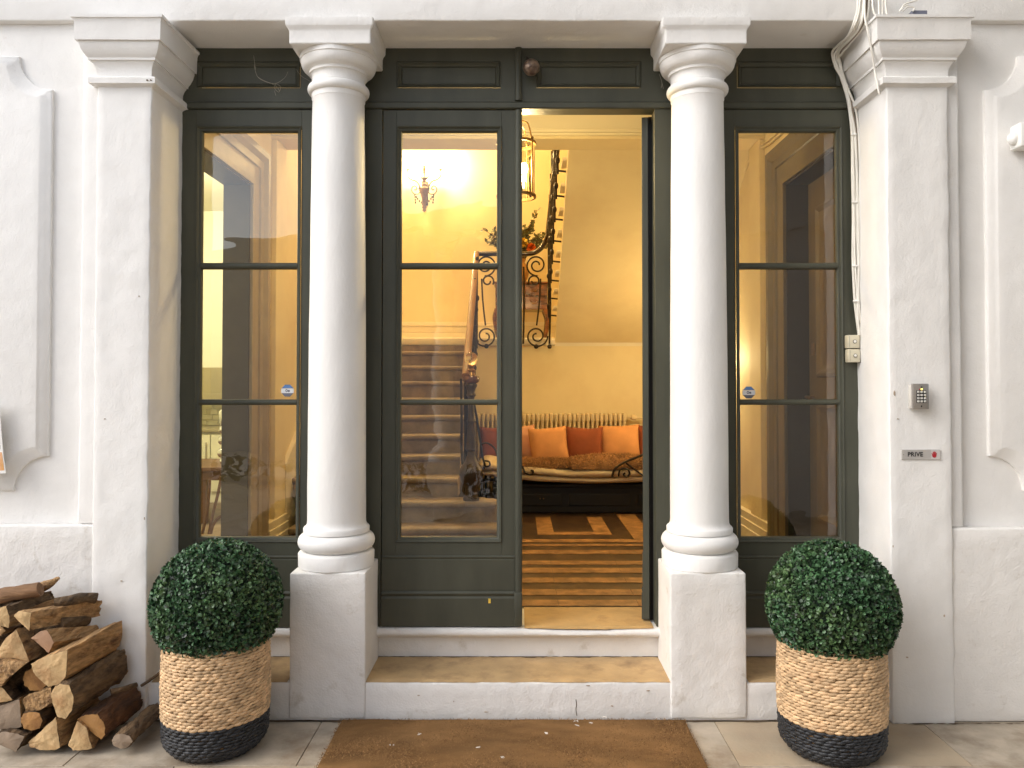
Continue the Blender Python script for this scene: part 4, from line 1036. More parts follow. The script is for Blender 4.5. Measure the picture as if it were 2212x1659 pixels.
YLN = 3.98
lx = PX(1115, YLN); rl_ = (PX(1158, YLN) - PX(1115, YLN))
ln = thing('lantern', 'lit cylindrical glass lantern in a brass frame hanging inside the doorway', 'lamp', (lx, YLN, PZ(430, YLN)))
zl0, zl1 = PZ(424, YLN), PZ(311, YLN)
def hoop(z, h, r, t_=0.007):
    return lathe(NB(), [(r - t_, z), (r + t_ * .6, z), (r + t_ * .9, z + h * .5), (r + t_ * .6, z + h), (r - t_, z + h), (r - t_, z)], 40, (lx, YLN), cap=False)
obj('hoop', hoop(zl0 - 0.008, 0.014, rl_ * 0.96), M['brass'], ln, 50)
obj('hoop', hoop(zl1 - 0.006, 0.014, rl_ * 0.96), M['brass'], ln, 50)
obj('glass', lathe(NB(), [(rl_ * 0.94, zl0 + 0.006), (rl_ * 0.94, zl1 - 0.006)], 48, (lx, YLN), cap=False), M['clear'], ln, 180)
for a in (-35, 55, 145, 235):
    q = (lx + rl_ * 0.97 * math.cos(R(a)), YLN + rl_ * 0.97 * math.sin(R(a)))
    b = NB(); tube(b, [(q[0], q[1], zl0), (q[0], q[1], zl1 + 0.01)], 0.005, 6); ball(b, (q[0], q[1], zl1 + 0.014), 0.009, 8); obj('bar', b, M['brass'], ln, 60)
    h = (lx + rl_ * .62 * math.cos(R(a)), YLN + rl_ * .62 * math.sin(R(a)))
    b = NB(); tube(b, smooth_path([(q[0], q[1], zl1), (h[0] + (q[0]-h[0]) * .5, h[1] + (q[1]-h[1]) * .5, zl1 + 0.07), (h[0], h[1], zl1 + 0.10), (lx, YLN, zl1 + 0.125)], 5), 0.0045, 6); obj('crown_arm', b, M['brass'], ln, 60)
b = NB(); tube(b, [(lx, YLN, zl1 + 0.12), (lx, YLN, Z_CEIL)], 0.006, 8); obj('hanging_rod', b, M['brass'], ln, 60)
obj('candle_tray', lathe(NB(), [(0.005, zl0 + 0.03), (0.035, zl0 + 0.035), (0.035, zl0 + 0.045), (0.006, zl0 + 0.045)], 20, (lx, YLN)), M['brass'], ln, 50)
for k in range(3):
    a = R(20 + 120 * k); q = (lx + 0.042 * math.cos(a), YLN + 0.042 * math.sin(a))
    b = NB(); tube(b, [(q[0], q[1], zl0 + 0.04), (q[0], q[1], zl0 + 0.11)], 0.009, 8); obj('candle', b, M['stair_white'], ln, 60)
    obj('bulb', ball(NB(), (q[0], q[1], zl0 + 0.145), 0.020, 12, (1, 1, 1.6)), M['bulb'], ln, 180)
point('lantern_light', (lx, YLN, zl0 + 0.15), 38, WARM, 0.06)
# the wall lamp at the end of the hall whose glow shows beside the right column
wl_ = thing('hall_wall_lamp', 'wall lamp glowing on the far right hall wall behind the column', 'lamp', (HX, 6.05, 1.5))
b = NB(); tube(b, [(HX - 0.002, 6.05, 1.48), (HX - 0.09, 6.05, 1.46), (HX - 0.10, 6.05, 1.52)], 0.008, 8); obj('arm', b, M['brass'], wl_, 60)
obj('bulb', ball(NB(), (HX - 0.10, 6.05, 1.55), 0.02, 12, (1, 1, 1.5)), M['bulb'], wl_, 180)
point('wall_lamp_light', (HX - 0.13, 6.05, 1.55), 18, WARM, 0.03)
point('stairwell_light', (-0.5, 6.6, 4.9), 45, WARM, 0.15)
b = NB(); lathe(b, [(0.01, 4.98), (0.16, 4.95), (0.18, 4.85), (0.12, 4.78), (0.01, 4.76)], 24, (-0.5, 6.6))
sl_ = thing('stairwell_lamp', 'lit ceiling lamp over the upper stairwell', 'lamp', (-0.5, 6.6, 5.4))
b2 = NB(); tube(b2, [(-0.5, 6.6, 5.4), (-0.5, 6.6, 5.0)], 0.008, 6); obj('rod', b2, M['brass'], sl_, 60); b.free()
obj('shade', lathe(NB(), [(0.05, 5.02), (0.16, 4.97), (0.165, 4.965), (0.05, 5.03)], 24, (-0.5, 6.6), cap=False), M['brass'], sl_, 60)

# ------------------------------------------------------------------ right hall door, conduit
rdr = thing('hall_door', 'closed brown panelled door in the right hall wall', 'door', (HX + 0.13, 4.5, ZH))
XD = HX + 0.125
b = NB(); box(b, XD, XD + 0.04, YO0 + 0.013, YO1 - 0.013, ZH + 0.003, ZO - 0.013)
obj('leaf', b, M['door_brown'], rdr)
for z0, z1 in ((ZH + 0.28, ZH + 0.95), (ZH + 1.10, ZO - 0.17)):
    b = NB(); rings = []
    for ins, x in ((0, XD - 0.001), (0.004, XD - 0.012), (0.02, XD - 0.016), (0.04, XD - 0.004), (0.045, XD - 0.0015), (0.10, XD - 0.0015), (0.13, XD - 0.010)):
        rings.append([b.verts.new(c) for c in ((x, YO0 + 0.14 + ins, z0 + ins), (x, YO1 - 0.14 - ins, z0 + ins), (x, YO1 - 0.14 - ins, z1 - ins), (x, YO0 + 0.14 + ins, z1 - ins))])
    for p, q in zip(rings, rings[1:]):
        for i in range(4): b.faces.new((p[i], p[(i+1) % 4], q[(i+1) % 4], q[i]))
    b.faces.new(rings[-1]); bmesh.ops.recalc_face_normals(b, faces=b.faces[:])
    obj('door_panel', b, M['door_brown'], rdr, 30)
yk = YO1 - 0.08
b = NB(); box(b, XD - 0.008, XD - 0.0005, yk - 0.02, yk + 0.02, PZ(768, yk), PZ(742, yk), 0.003); obj('key_plate', b, M['brass'], rdr)
b = NB(); tube(b, [(XD - 0.0005, yk, PZ(858, yk)), (XD - 0.05, yk, PZ(858, yk)), (XD - 0.055, yk - .02, PZ(858, yk)), (XD - 0.055, yk - 0.10, PZ(860, yk))], 0.009, 8); obj('handle', b, M['brass'], rdr, 60)
def wall_pts(pts, x): 
    out = []
    for X, Y in pts:
        yy = x * F_PX / (X - VPX); p = P(X, Y, yy); out.append((x, yy, p.z))
    return out
cd = thing('conduit', 'pair of cream painted pipes climbing the right hall wall', 'pipe', (HX, 5.6, 2.5))
for off in (0, 9):
    b = NB(); tube(b, wall_pts([(1599, 374 + off * 1.3), (1614, 352 + off * 1.3), (1618, 342 + off), (1638, 318 + off), (1650, 311 + off), (1662, 304 + off), (1690, 280 + off), (1720, 252 + off)], HX - 0.012), 0.009, 8); obj('pipe', b, M['cream'], cd, 60)

# ------------------------------------------------------------------ kitchen beyond the left doorway
kt = thing('kitchen_room', 'pale yellow kitchen walls beyond the left doorway', 'room', (-3.2, 6, ZH)); struct(kt)
obj('wall_face', box(NB(), -4.6, -HX - 0.1505, 7.5, 7.6, ZH - .1, 3.2), M['kitchen'], kt)
obj('wall_face', box(NB(), -4.7, -4.6, 3.63, 7.6, ZH - .1, 3.2), M['kitchen'], kt)
obj('wall_face', box(NB(), -4.6, -HX - 0.1505, 3.63, 3.70, ZH - .1, 3.2), M['kitchen'], kt)
obj('kitchen_ceiling', box(NB(), -4.6, -HX - 0.1505, 3.705, 7.499, 3.0, 3.1), M['kitchen'], kt)
obj('kitchen_floor', box(NB(), -4.6, -HX - 0.1615, 3.705, 7.499, ZH - .1, ZH - 0.003), M['stair_stone'], kt)
k0, k1 = PX(405, 7.3), PX(495, 7.3)
hd = thing('cooker_hood', 'olive cooker hood on the kitchen wall behind the left sidelight', 'hood', (k0, 7.3, 1.4))
obj('hood_body', box(NB(), k0 - 0.5, PX(483, 7.3) - 0.03 + .1, 7.2, 7.499, PZ(858, 7.3), PZ(794, 7.3), 0.006), M['olive'], hd)
obj('hood_lip', box(NB(), k0 - 0.51, PX(483, 7.3) + .08, 7.18, 7.1995, PZ(862, 7.3), PZ(850, 7.3), 0.004), M['olive'], hd)
sp = thing('splashback', 'cream brick tiled splashback above the kitchen counter', 'tiles', (k0, 7.49, 1.0))
zc_ = PZ(920, 7.45)
for r_ in range(4):
    for c_ in range(7):
        x = k0 - 0.1 + c_ * 0.105 + (0.0525 if r_ % 2 else 0); z = zc_ + 0.003 + r_ * 0.052
        obj('tile', box(NB(), x, x + 0.101, 7.488, 7.4995, z, z + 0.048, 0.003, 1), M['kitchen_tile'], sp)
ct = thing('kitchen_counter', 'cream kitchen counter with a dark top edge', 'counter', (k0, 7.2, ZH))
obj('worktop', box(NB(), k0 - 0.6, k1 + 0.1, 6.98, 7.487, zc_ - 0.03, zc_, 0.004), M['olive'], ct)
obj('cabinet', box(NB(), k0 - 0.6, k1 + 0.1, 7.02, 7.487, ZH, zc_ - 0.031, 0.004), M['kitchen'], ct)
for k in range(3):
    d = obj('cabinet_door', box(NB(), k0 - 0.30 + k * .32, k0 + 0.01 + k * .32, 7.0, 7.0195, ZH + 0.1, zc_ - 0.05, 0.004), M['kitchen_tile'], ct)
    b = NB(); tube(b, [(k0 - 0.02 + k * .32, 6.985, zc_ - 0.12), (k0 - 0.02 + k * .32, 6.985, zc_ - 0.3)], 0.005, 6); obj('handle', b, M['steel'], d, 60)
YT = 5.95
tb = thing('kitchen_table', 'brown wooden table in the kitchen seen through the left sidelight', 'table', (PX(440, YT), YT, ZH))
tz_ = PZ(1010, YT)
obj('table_top', box(NB(), PX(400, YT) - .5, PX(488, YT) + .06, YT, YT + 0.7, tz_ - 0.03, tz_, 0.005), M['brown_wood'], tb)
obj('apron', box(NB(), PX(400, YT) - .45, PX(484, YT) + .03, YT + .03, YT + 0.055, tz_ - 0.10, tz_ - 0.031, 0.003), M['brown_wood'], tb)
for X, wv in ((436, 0.05), (487, 0.05)):
    obj('leg', box(NB(), PX(X, YT) - wv/2, PX(X, YT) + wv/2, YT + .03, YT + .09, ZH, tz_ - 0.101, 0.003), M['brown_wood'], tb)
sbx = PX(467, YT)
sb = thing('silver_ornament', 'stack of silver balls standing on the kitchen table', 'ornament', (sbx, YT + .15, tz_))
for Y, r_ in ((996, 0.026), (978, 0.044), (951, 0.040), (928, 0.034)):
    obj('silver_ball', ball(NB(), (sbx, YT + .15, PZ(Y, YT + .15)), r_, 20), M['chrome'], sb, 180)
obj('silver_neck', lathe(NB(), [(0.02, PZ(922, YT+.15)), (0.03, PZ(912, YT+.15)), (0.035, PZ(890, YT+.15)), (0.02, PZ(884, YT+.15))], 20, (sbx, YT + .15)), M['chrome'], sb, 60)
ca = thing('kitchen_chair', 'dark bentwood chair by the kitchen table', 'chair', (PX(460, 5.6), 5.6, ZH))
for nm, pts in (('leg', [(478, 1030), (470, 1070), (460, 1110), (452, 1150), (448, 1190)]), ('back_bow', [(432, 1175), (440, 1140), (448, 1100), (452, 1060), (453, 1035)]), ('stretcher', [(484, 1112), (468, 1122), (458, 1140), (454, 1165)])):
    b = NB(); tube(b, smooth_path([P(x, y, 5.6) for x, y in pts], 5), 0.011, 8); obj(nm, b, M['brown_wood'], ca, 60)
point('kitchen_light', (-3.0, 5.6, 2.75), 70, (1.0, 0.90, 0.66), 0.15)
kl = thing('kitchen_lamp', 'lit kitchen ceiling lamp beyond the left doorway', 'lamp', (-3.0, 5.6, 3.0))
obj('shade', lathe(NB(), [(0.03, 2.995), (0.03, 2.95), (0.14, 2.90), (0.14, 2.895), (0.03, 2.94)], 20, (-3.0, 5.6), cap=False), M['brass'], kl, 60)

# ------------------------------------------------------------------ firewood
def lp(x, y, yp): return P(x * 0.26712, 1215.9 + y * 0.26712, yp)
YW0, YW1 = 2.90, 3.150
LOGS = [
 # label, front outline (crop of the photo), sides that are bark (by edge), end material, back centre, back scale, y front, y back, bark, bend
 ('split log with a pale three cornered end, under the top log', [(112, 428), (150, 385), (258, 396), (240, 552), (190, 505)], 'ssssb', 'cut', (770, 345), .95, 2.93, 3.14, 'bark'),
 ('pinkish split log wedged under the three cornered one', [(250, 602), (330, 548), (385, 545), (442, 640), (396, 728), (310, 655)], 'bssssb', 'cut_pink', (760, 560), .85, 2.94, 3.14, 'bark'),
 ('pale wedge shaped log standing out left of the pinkish one', [(-15, 700), (60, 600), (140, 530), (240, 797), (120, 775), (-15, 765)], 'bbsss', 'cut', (330, 640), .9, 2.92, 3.13, 'bark'),
 ('biggest split log with a rounded pale end in mid pile', [(255, 815), (400, 745), (552, 698), (532, 920), (475, 985), (390, 1005), (310, 940), (268, 880)], 'ssssbbbb', 'cut', (850, 625), .95, 2.90, 3.14, 'bark'),
 ('grey topped log at the left edge under the top log', [(-60, 380), (50, 352), (82, 430), (70, 527), (20, 515), (-60, 480)], 'bbssss', 'cut', (400, 300), .8, 2.93, 3.14, 'bark'),
 ('small pale offcut below the grey topped log at the left edge', [(-60, 500), (5, 500), (52, 545), (-5, 592), (-60, 600)], 'bsss', 'cut', (200, 470), .8, 2.95, 3.12, 'bark'),
 ('long split piece with combed grain at the left edge', [(-120, 760), (0, 772), (232, 800), (42, 960), (10, 1002), (-100, 1010)], 'ssssbb', 'split', (160, 760), .7, 2.90, 3.10, 'bark'),
 ('dark round log tucked behind the biggest split log', [(186, 940), (205, 880), (262, 845), (330, 880), (385, 985), (330, 1035), (245, 1030), (200, 990)], 'bbbbbbbb', 'cut_orange', (520, 830), .9, 2.94, 3.13, 'bark'),
 ('round log with a cracked pale oval end', [(408, 1055), (440, 1000), (490, 978), (560, 985), (600, 1085), (582, 1195), (530, 1262), (468, 1243), (430, 1155)], 'bbbbbbbbb', 'cut', (960, 815), .92, 2.89, 3.14, 'bark'),
 ('yellowish wedge at the left edge above the grey end', [(-60, 1010), (15, 1000), (106, 1106), (60, 1122), (-60, 1125)], 'bbsb', 'cut', (200, 960), .95, 2.91, 3.12, 'bark'),
 ('curved slab of split wood under the dark round log', [(176, 1112), (240, 1055), (330, 1030), (412, 1008), (424, 1130), (330, 1186), (220, 1206)], 'sssbbb', 'split', (620, 960), .8, 2.93, 3.12, 'bark'),
 ('small round log with an orange end low in the pile', [(165, 1270), (190, 1215), (255, 1203), (320, 1212), (346, 1275), (325, 1340), (255, 1356), (195, 1335)], 'bbbbbbbb', 'cut_orange', (520, 1140), .9, 2.92, 3.13, 'bark'),
 ('weathered grey ended log at the left edge', [(-60, 1180), (60, 1130), (166, 1098), (176, 1328), (60, 1345), (-60, 1350)], 'bbsss', 'cut_grey', (360, 1080), .9, 2.92, 3.13, 'bark'),
 ('large pale wedge lying on the ground in mid pile', [(228, 1452), (330, 1360), (455, 1243), (488, 1490), (440, 1517), (330, 1512), (245, 1490)], 'sssbbb', 'cut', (720, 1220), .9, 2.905, 3.13, 'bark'),
 ('dark grey log lying on the ground at the left edge', [(-60, 1390), (30, 1362), (120, 1372), (200, 1400), (160, 1480), (130, 1530), (0, 1470), (-60, 1470)], 'bbbbbbb', 'cut_grey', (330, 1260), .9, 2.89, 3.12, 'bark'),
 ('narrow wedge on the ground beside the large pale wedge', [(552, 1475), (580, 1390), (628, 1272), (700, 1330), (748, 1500), (700, 1512), (590, 1514)], 'bbsssb', 'cut', (820, 1230), .9, 2.905, 3.12, 'bark'),
 ('large half round log with reddish bark and orange end', [(620, 1262), (690, 1222), (790, 1225), (846, 1300), (856, 1390), (822, 1426), (760, 1385), (700, 1320)], 'bbbbbsss', 'cut_orange', (1075, 1085), 1.0, 2.92, 3.15, 'bark_red'),
 ('thin branch log lying apart at the right foot of the pile', [(905, 1440), (925, 1395), (985, 1375), (1050, 1395), (1075, 1445), (1040, 1490), (975, 1502), (920, 1480)], 'bbbbbbbb', 'cut_grey', (1262, 1185), .95, 2.90, 3.15, 'bark'),
]
def make_log(i, label, poly, kinds, endm, back, bs, yf, yb, barkm):
    kinds = (kinds + kinds[-1] * 20)[:len(poly)]
    front = [lp(x, y, yf) for x, y in poly]
    cf = sum(front, Vector()) / len(front)
    cb = lp(*back, yb)
    # dense outline
    pts, kd = [], []
    m = 5
    for k in range(len(front)):
        a, c = front[k], front[(k + 1) % len(front)]
        for s in range(m): pts.append(a.lerp(c, s / m) + mnoise.noise_vector(Vector((k * 1.3 + s * .37, i * 2.7, 0))) * 0.0035 + mnoise.noise_vector(Vector((k * 5 + s * 2.1, i * 1.7, 4))) * 0.0018); kd.append(kinds[k])
    n = len(pts); NR = 16
    t = thing('log', label, 'log', tuple(cb), 'stacked split firewood')
    b = NB(); rings = []
    grow = (yb / yf)
    for r_ in range(NR + 1):
        s = r_ / NR; c = cf.lerp(cb, s); scl = (1 + (bs - 1) * s) * (0.985 if r_ in (0, NR) else 1.0)
        ring = []
        for k, p in enumerate(pts):
            d = p - cf
            am = (0.0085 if kd[k] == 'b' else 0.006)
            q = c + d * scl
            nv = mnoise.noise_vector(Vector((d.x * 16 + i * 3.1, d.z * 16, s * (9 if kd[k] == 'b' else 2.0)))) * am
            nv += mnoise.noise_vector(Vector((d.x * 55 + i, d.z * 55, s * (24 if kd[k] == 'b' else 3)))) * am * 0.5
            if r_ in (0,): nv *= 0.35
            if r_ in (NR,): nv.y += rng.uniform(-.012, .008)
            v = b.verts.new(q + nv); v.co.z = max(v.co.z, 0.001); ring.append(v)
        rings.append(ring)
    for p, q in zip(rings, rings[1:]):
        for k in range(n):
            f = b.faces.new((p[k], p[(k+1) % n], q[(k+1) % n], q[k])); f.material_index = 0 if kd[k] == 'b' else 1
    f = b.faces.new(list(reversed(rings[-1]))); f.material_index = 1
    bmesh.ops.recalc_face_normals(b, faces=b.faces[:])
    obj('body', b, [M[barkm], M['split']], t, 55)
    # sawn or split front end with its own relief
    e = NB(); out = [e.verts.new(v.co if False else p_) for p_ in [cf + (pp - cf) * 0.984 for pp in pts]]
    for k, v in enumerate(out): v.co.z = max(v.co.z, 0.0015)
    inn = [e.verts.new(cf + (pp - cf) * 0.55 + Vector((0, -0.003 + 0.0015 * mnoise.noise(Vector((k * .3, i, 0))), 0))) for k, pp in enumerate(pts)]
    cc = e.verts.new(cf + Vector((0, -0.005, 0)))
    for k in range(n):
        e.faces.new((out[k], out[(k+1) % n], inn[(k+1) % n], inn[k])); e.faces.new((inn[k], inn[(k+1) % n], cc))
    bmesh.ops.recalc_face_normals(e, faces=e.faces[:])
    for v in e.verts: v.co.y -= 0.0015
    obj('cut_end', e, M[endm], t, 180)
for i, L_ in enumerate(LOGS): make_log(i, *L_)
# the log lying crosswise on top, with a splintered tip behind it
def cross_log(label, pts, radii, m, tip=None):
    t = thing('log', label, 'log', tuple(pts[0]), 'stacked split firewood')
    b = NB(); path = smooth_path(pts, 6); n = len(path)
    rr = [radii[0] + (radii[-1] - radii[0]) * k / (n - 1) for k in range(n)]
    if tip: rr = [r_ * (1 if k < n * .62 else max(0.10, 1 - (k / n - .62) / .38 * .9)) for k, r_ in enumerate(rr)]
    tube(b, path, rr, 14)
    for v in b.verts: v.co += mnoise.noise_vector(v.co * 30) * 0.004 + mnoise.noise_vector(v.co * 9) * 0.004
    obj('body', b, m, t, 50)
M['split_log'] = mat('reddish_split_face', (0.25, 0.135, 0.065), 0.8, 0.25, 14, 0.8, 90, stretch=(0.6, 5, 5), col2=(0.40, 0.25, 0.12), c2scale=7, c2lo=0.56, c2hi=0.7, bump2=0.5, b2scale=12)
cross_log('brown split log lying crosswise on top of the pile', [lp(-420, 330, 2.99), lp(-150, 290, 3.0), lp(120, 245, 3.01), lp(325, 212, 3.02)], [0.031, 0.026], M['split_log'])
cross_log('splintered pale log tip sticking out behind the top log', [lp(-200, 300, 3.08), lp(150, 240, 3.08), lp(340, 195, 3.08), lp(480, 122, 3.09)], [0.022, 0.020], M['split'], tip=True)
cross_log('dark bark topped slab lying over the three cornered log', [lp(440, 322, 3.03), lp(560, 300, 3.05), lp(680, 275, 3.08), lp(775, 285, 3.11)], [0.018, 0.020], M['bark'])
cross_log('gnarled dark piece at the back of the half round log', [lp(900, 1050, 3.02), lp(1000, 1020, 3.05), lp(1100, 985, 3.09)], [0.012, 0.009], M['bark'])
DEEP = ['the yellowish wedge and the dark round log', 'the weathered grey end and the curved slab', 'the orange end and the large pale wedge', 'the pale wedge and the pinkish log', 'the cracked oval end and the half round log', 'the three cornered end and the grey topped log', 'the yellowish wedge and the weathered grey end', 'the top log and the grey topped log', 'the top log and the dark slab', 'the dark round log and the curved slab', 'the three cornered end and the pinkish log']  # filler logs added behind the front row so its gaps turn dark
for k, (x0, y0, x1, y1, r_) in enumerate(((30, 900, 420, 800, .045), (60, 1200, 500, 1050, .045), (330, 1400, 640, 1290, .035), (120, 650, 500, 560, .04), (560, 1330, 900, 1180, .035), (-150, 640, 200, 560, .05), (-150, 1080, 150, 1000, .05), (-200, 420, 60, 380, .04), (60, 330, 300, 270, .026), (200, 1060, 480, 930, .03), (480, 500, 700, 455, .022))):
    cross_log('filler log deep in the pile, added to darken the gap between ' + DEEP[k], [lp(x0, y0, 3.02), lp((x0+x1)/2, (y0+y1)/2, 3.07), lp(x1, y1, 3.12)], [r_ * 1.3, r_ * 1.25], M['bark'])
sk = NB(); tube(sk, smooth_path([lp(1140, 995, 3.16), lp(1210, 950, 3.17), lp(1270, 905, 3.18), lp(1335, 855, 3.19)], 4), 0.006, 6)
tag(obj('stick', sk, M['stick'], None, 60), 'thin dry stick between the firewood and the left basket', 'stick')

# ------------------------------------------------------------------ chips and cracks in the paint
def chip(parent, X, Y, y, w, h, seed, m='grime'):
    c = P(X, Y, y); b = NB(); n = 11; pts = []
    for k in range(n):
        a = 2*math.pi*k/n; r_ = 0.55 + 0.7 * abs(mnoise.noise(Vector((math.cos(a) * 1.7 + seed * 3.3, math.sin(a) * 1.7, seed))))
        pts.append((c.x + math.cos(a) * w * r_, c.z + math.sin(a) * h * r_))
    obj('paint_loss', prism(b, pts, y - 0.0012, y + 0.004), M[m], parent)
M['bare_plaster'] = mat('bare_plaster', (0.42, 0.34, 0.26), 0.9, 0.2, 40)
pil_l = next(o for o in COL.objects if o.name == 'pilaster'); pil_r = next(o for o in COL.objects if o.name == 'pilaster.001')
chip(pil_l, 318, 173, Y_PIL - 0.026, 0.006, 0.004, 1); chip(pil_l, 326, 173, Y_PIL - 0.026, 0.005, 0.003, 2)
for X, Y, w, h, sd in ((300, 640, .003, .005, 3), (226, 905, .004, .003, 4), (312, 1120, .003, .008, 5), (262, 1255, .006, .003, 6)): chip(pil_l, X, Y, Y_PIL - 0.001, w, h, sd, 'bare_plaster')
for X, Y, w, h, sd in ((1932, 850, .005, .014, 7), (1940, 905, .006, .003, 8), (2040, 1330, .004, .007, 9), (1929, 1180, .003, .008, 10), (1960, 1420, .006, .004, 11)): chip(pil_r, X, Y, Y_PIL - 0.001, w, h, sd, 'bare_plaster')
for X, Y, w, h, sd in ((905, 1502, .006, .003, 12), (1050, 1538, .010, .003, 13), (1322, 1525, .007, .004, 14), (980, 1515, .003, .003, 15), (1400, 1492, .010, .003, 16), (1270, 1481, .012, .003, 17)): chip(st, X, Y, Y_PL - 0.001, w, h, sd, 'bare_plaster')
b = NB(); tube(b, smooth_path([P(1244, 1511, Y_PL - .0006), P(1245.5, 1522, Y_PL - .0006), P(1244, 1532, Y_PL - .0006), P(1246, 1546, Y_PL - .0006)], 4), 0.0014, 5); obj('crack', b, M['grime'], st)
for X, Y, w, h, sd in ((775, 1258, .008, .006, 21), (640, 1330, .005, .004, 22), (787, 1243, .006, .004, 23), (650, 1500, .008, .004, 24)):
    chip(col0, X, Y, Y_PL - 0.0015, w, h, sd, 'bare_plaster')

# ------------------------------------------------------------------ baskets and topiary
BR, BH, BZ = 0.185, 0.402, 0.132
def brad(z):
    if z < 0.06: return BR - 0.050 * (1 - z / 0.06) ** 1.8
    return BR + 0.006 * math.sin(math.pi * (z - 0.06) / 0.36)
def weave(z0, z1, rows, per, seed):
    """Every strand of the weave a plump twisted lozenge lying round the basket."""
    r_ = np.random.default_rng(seed); nu, nv = 7, 6
    V, Fc = [], []
    dz = (z1 - z0) / rows
    for j in range(rows):
        zc_ = z0 + (j + 0.5) * dz; ph = 0.5 * (j % 2) + r_.uniform(-.18, .18)
        for k in range(per):
            a0 = 2*math.pi*(k + ph + r_.uniform(-.12, .12)) / per; R0 = brad(zc_)
            ln_ = 2*math.pi*R0/per * r_.uniform(1.2, 1.7); th_ = dz * r_.uniform(0.50, 0.64); tk = 0.0042 * r_.uniform(.8, 1.25); tw = R(r_.uniform(3, 11)); dzz = r_.uniform(-.12, .12) * dz
            base = len(V)
            for u in range(nu):
                s = -1 + 2 * u / (nu - 1); w = max(0.14, (1 - abs(s) ** 3.0))
                for v in range(nv):
                    an = 2*math.pi*v/nv
                    lx_, lz, lr = s * ln_/2, math.sin(an) * th_ * w, math.cos(an) * tk * (0.35 + .65 * w)
                    xx = lx_ * math.cos(tw) - lz * math.sin(tw); zz = lx_ * math.sin(tw) + lz * math.cos(tw)
                    aa = a0 + xx / R0; rr = R0 + lr + 0.002 - 0.004 * abs(s)
                    V.append((rr * math.cos(aa), rr * math.sin(aa), zc_ + zz + dzz))
            for u in range(nu - 1):
                for v in range(nv):
                    Fc.append((base + u*nv + v, base + (u+1)*nv + v, base + (u+1)*nv + (v+1) % nv, base + u*nv + (v+1) % nv))
    me = bpy.data.meshes.new('weave'); me.from_pydata(V, [], Fc); me.update()
    return me
def make_basket():
    t = thing('basket', '', 'basket', (0, 0, 0), 'two tone woven baskets holding the box balls')
    pr = [(0.12, 0.001)] + [(brad(z) - 0.004, z) for z in np.linspace(0.004, BH - 0.004, 14)] + [(BR - 0.016, BH - 0.004), (BR - 0.02, 0.2)]
    obj('lining', lathe(NB(), pr, 40, cap=False), M['straw_core'], t, 60)
    link('body_weave', weave(BZ, BH, 24, 40, 3), M['straw'], t, 180)
    link('black_base_weave', weave(0.006, BZ, 11, 36, 5), M['straw_black'], t, 180)
    b = NB(); n = 72
    tube(b, [(math.cos(2*math.pi*k/n) * (BR + .003), math.sin(2*math.pi*k/n) * (BR + .003), BH + 0.010 + 0.002 * math.sin(k * 2.3)) for k in range(n + 1)], 0.0022, 6)
    for k in range(0, n, 2):
        a = 2*math.pi*k/n; tube(b, [(math.cos(a) * (BR + .004), math.sin(a) * (BR + .004), BH - 0.008), (math.cos(a + .04) * (BR + .002), math.sin(a + .04) * (BR + .002), BH + 0.011)], 0.0016, 5)
    obj('rim_cord', b, M['straw'], t, 60)
    return t
bk = make_basket(); bk['label'] = 'woven basket with a black base standing beside the firewood'
XB0, YB0_ = PX(473, 2.985), 2.985
XB1, YB1_ = PX(1790, 2.955), 2.955
bk.location = (XB0, YB0_, 0)
dup(bk, (XB1, YB1_, 0), R(140), 'woven basket with a black base standing below the PRIVE plate')
def leaf_ball(Rb, n, seed):
    r_ = np.random.default_rng(seed); V, Fc = [], []
    for k in range(n):
        z = 1 - 2 * (k + .5) / n; ph = k * math.pi * (3 - 5 ** .5) + r_.uniform(-.2, .2); s = (1 - z*z) ** .5
        nrm = Vector((s * math.cos(ph), s * math.sin(ph), z)); 
        c = nrm * Rb * (1 - abs(r_.normal(0, 0.045)) + 0.012 * mnoise.noise(nrm * 5))
        d = (nrm * r_.uniform(0.15, 0.9) + Vector(r_.normal(0, 1, 3).tolist()) * 0.75 + Vector((0, 0, .25))).normalized()
        w = d.cross(nrm + Vector(r_.normal(0, .45, 3).tolist()))
        if w.length < 1e-3: continue
        w.normalize(); up = w.cross(d); L_ = r_.uniform(0.011, 0.0170); W_ = L_ * r_.uniform(.34, .46); fo = r_.uniform(.1, .35) * W_; cv = r_.uniform(-.25, .15) * L_
        b0 = len(V)
        for (a, e, h) in ((0, 0, 0), (.35, 1, 1), (.75, .85, 1), (1, 0, 0), (.75, -.85, 1), (.35, -1, 1), (.5, 0, 0)):
            p = c + d * (a * L_ - L_ * .3) + w * (e * W_) + up * (h * fo + cv * a * a); V.append(tuple(p))
        Fc += [(b0, b0+1, b0+6), (b0+1, b0+2, b0+6), (b0+2, b0+3, b0+6), (b0+3, b0+4, b0+6), (b0+4, b0+5, b0+6), (b0+5, b0, b0+6)]
    me = bpy.data.meshes.new('foliage'); me.from_pydata(V, [], Fc); me.update(); return me
tp = thing('topiary_ball', 'clipped box topiary ball in the basket beside the firewood', 'plant', (0, 0, 0), 'clipped topiary balls')
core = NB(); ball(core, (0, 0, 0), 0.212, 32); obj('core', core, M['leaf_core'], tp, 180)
stuff(link('foliage', leaf_ball(0.235, 16000, 11), M['leaf'], tp))
stem_b = NB(); tube(stem_b, [(0, 0, -0.40), (0, 0, -0.18)], 0.015, 8); obj('stem', stem_b, M['bark'], tp)
tp.location = (XB0 + 0.002, YB0_, 0.532)
dup(tp, (XB1 + 0.004, YB1_, 0.535), R(97), 'clipped box topiary ball in the basket below the PRIVE plate')

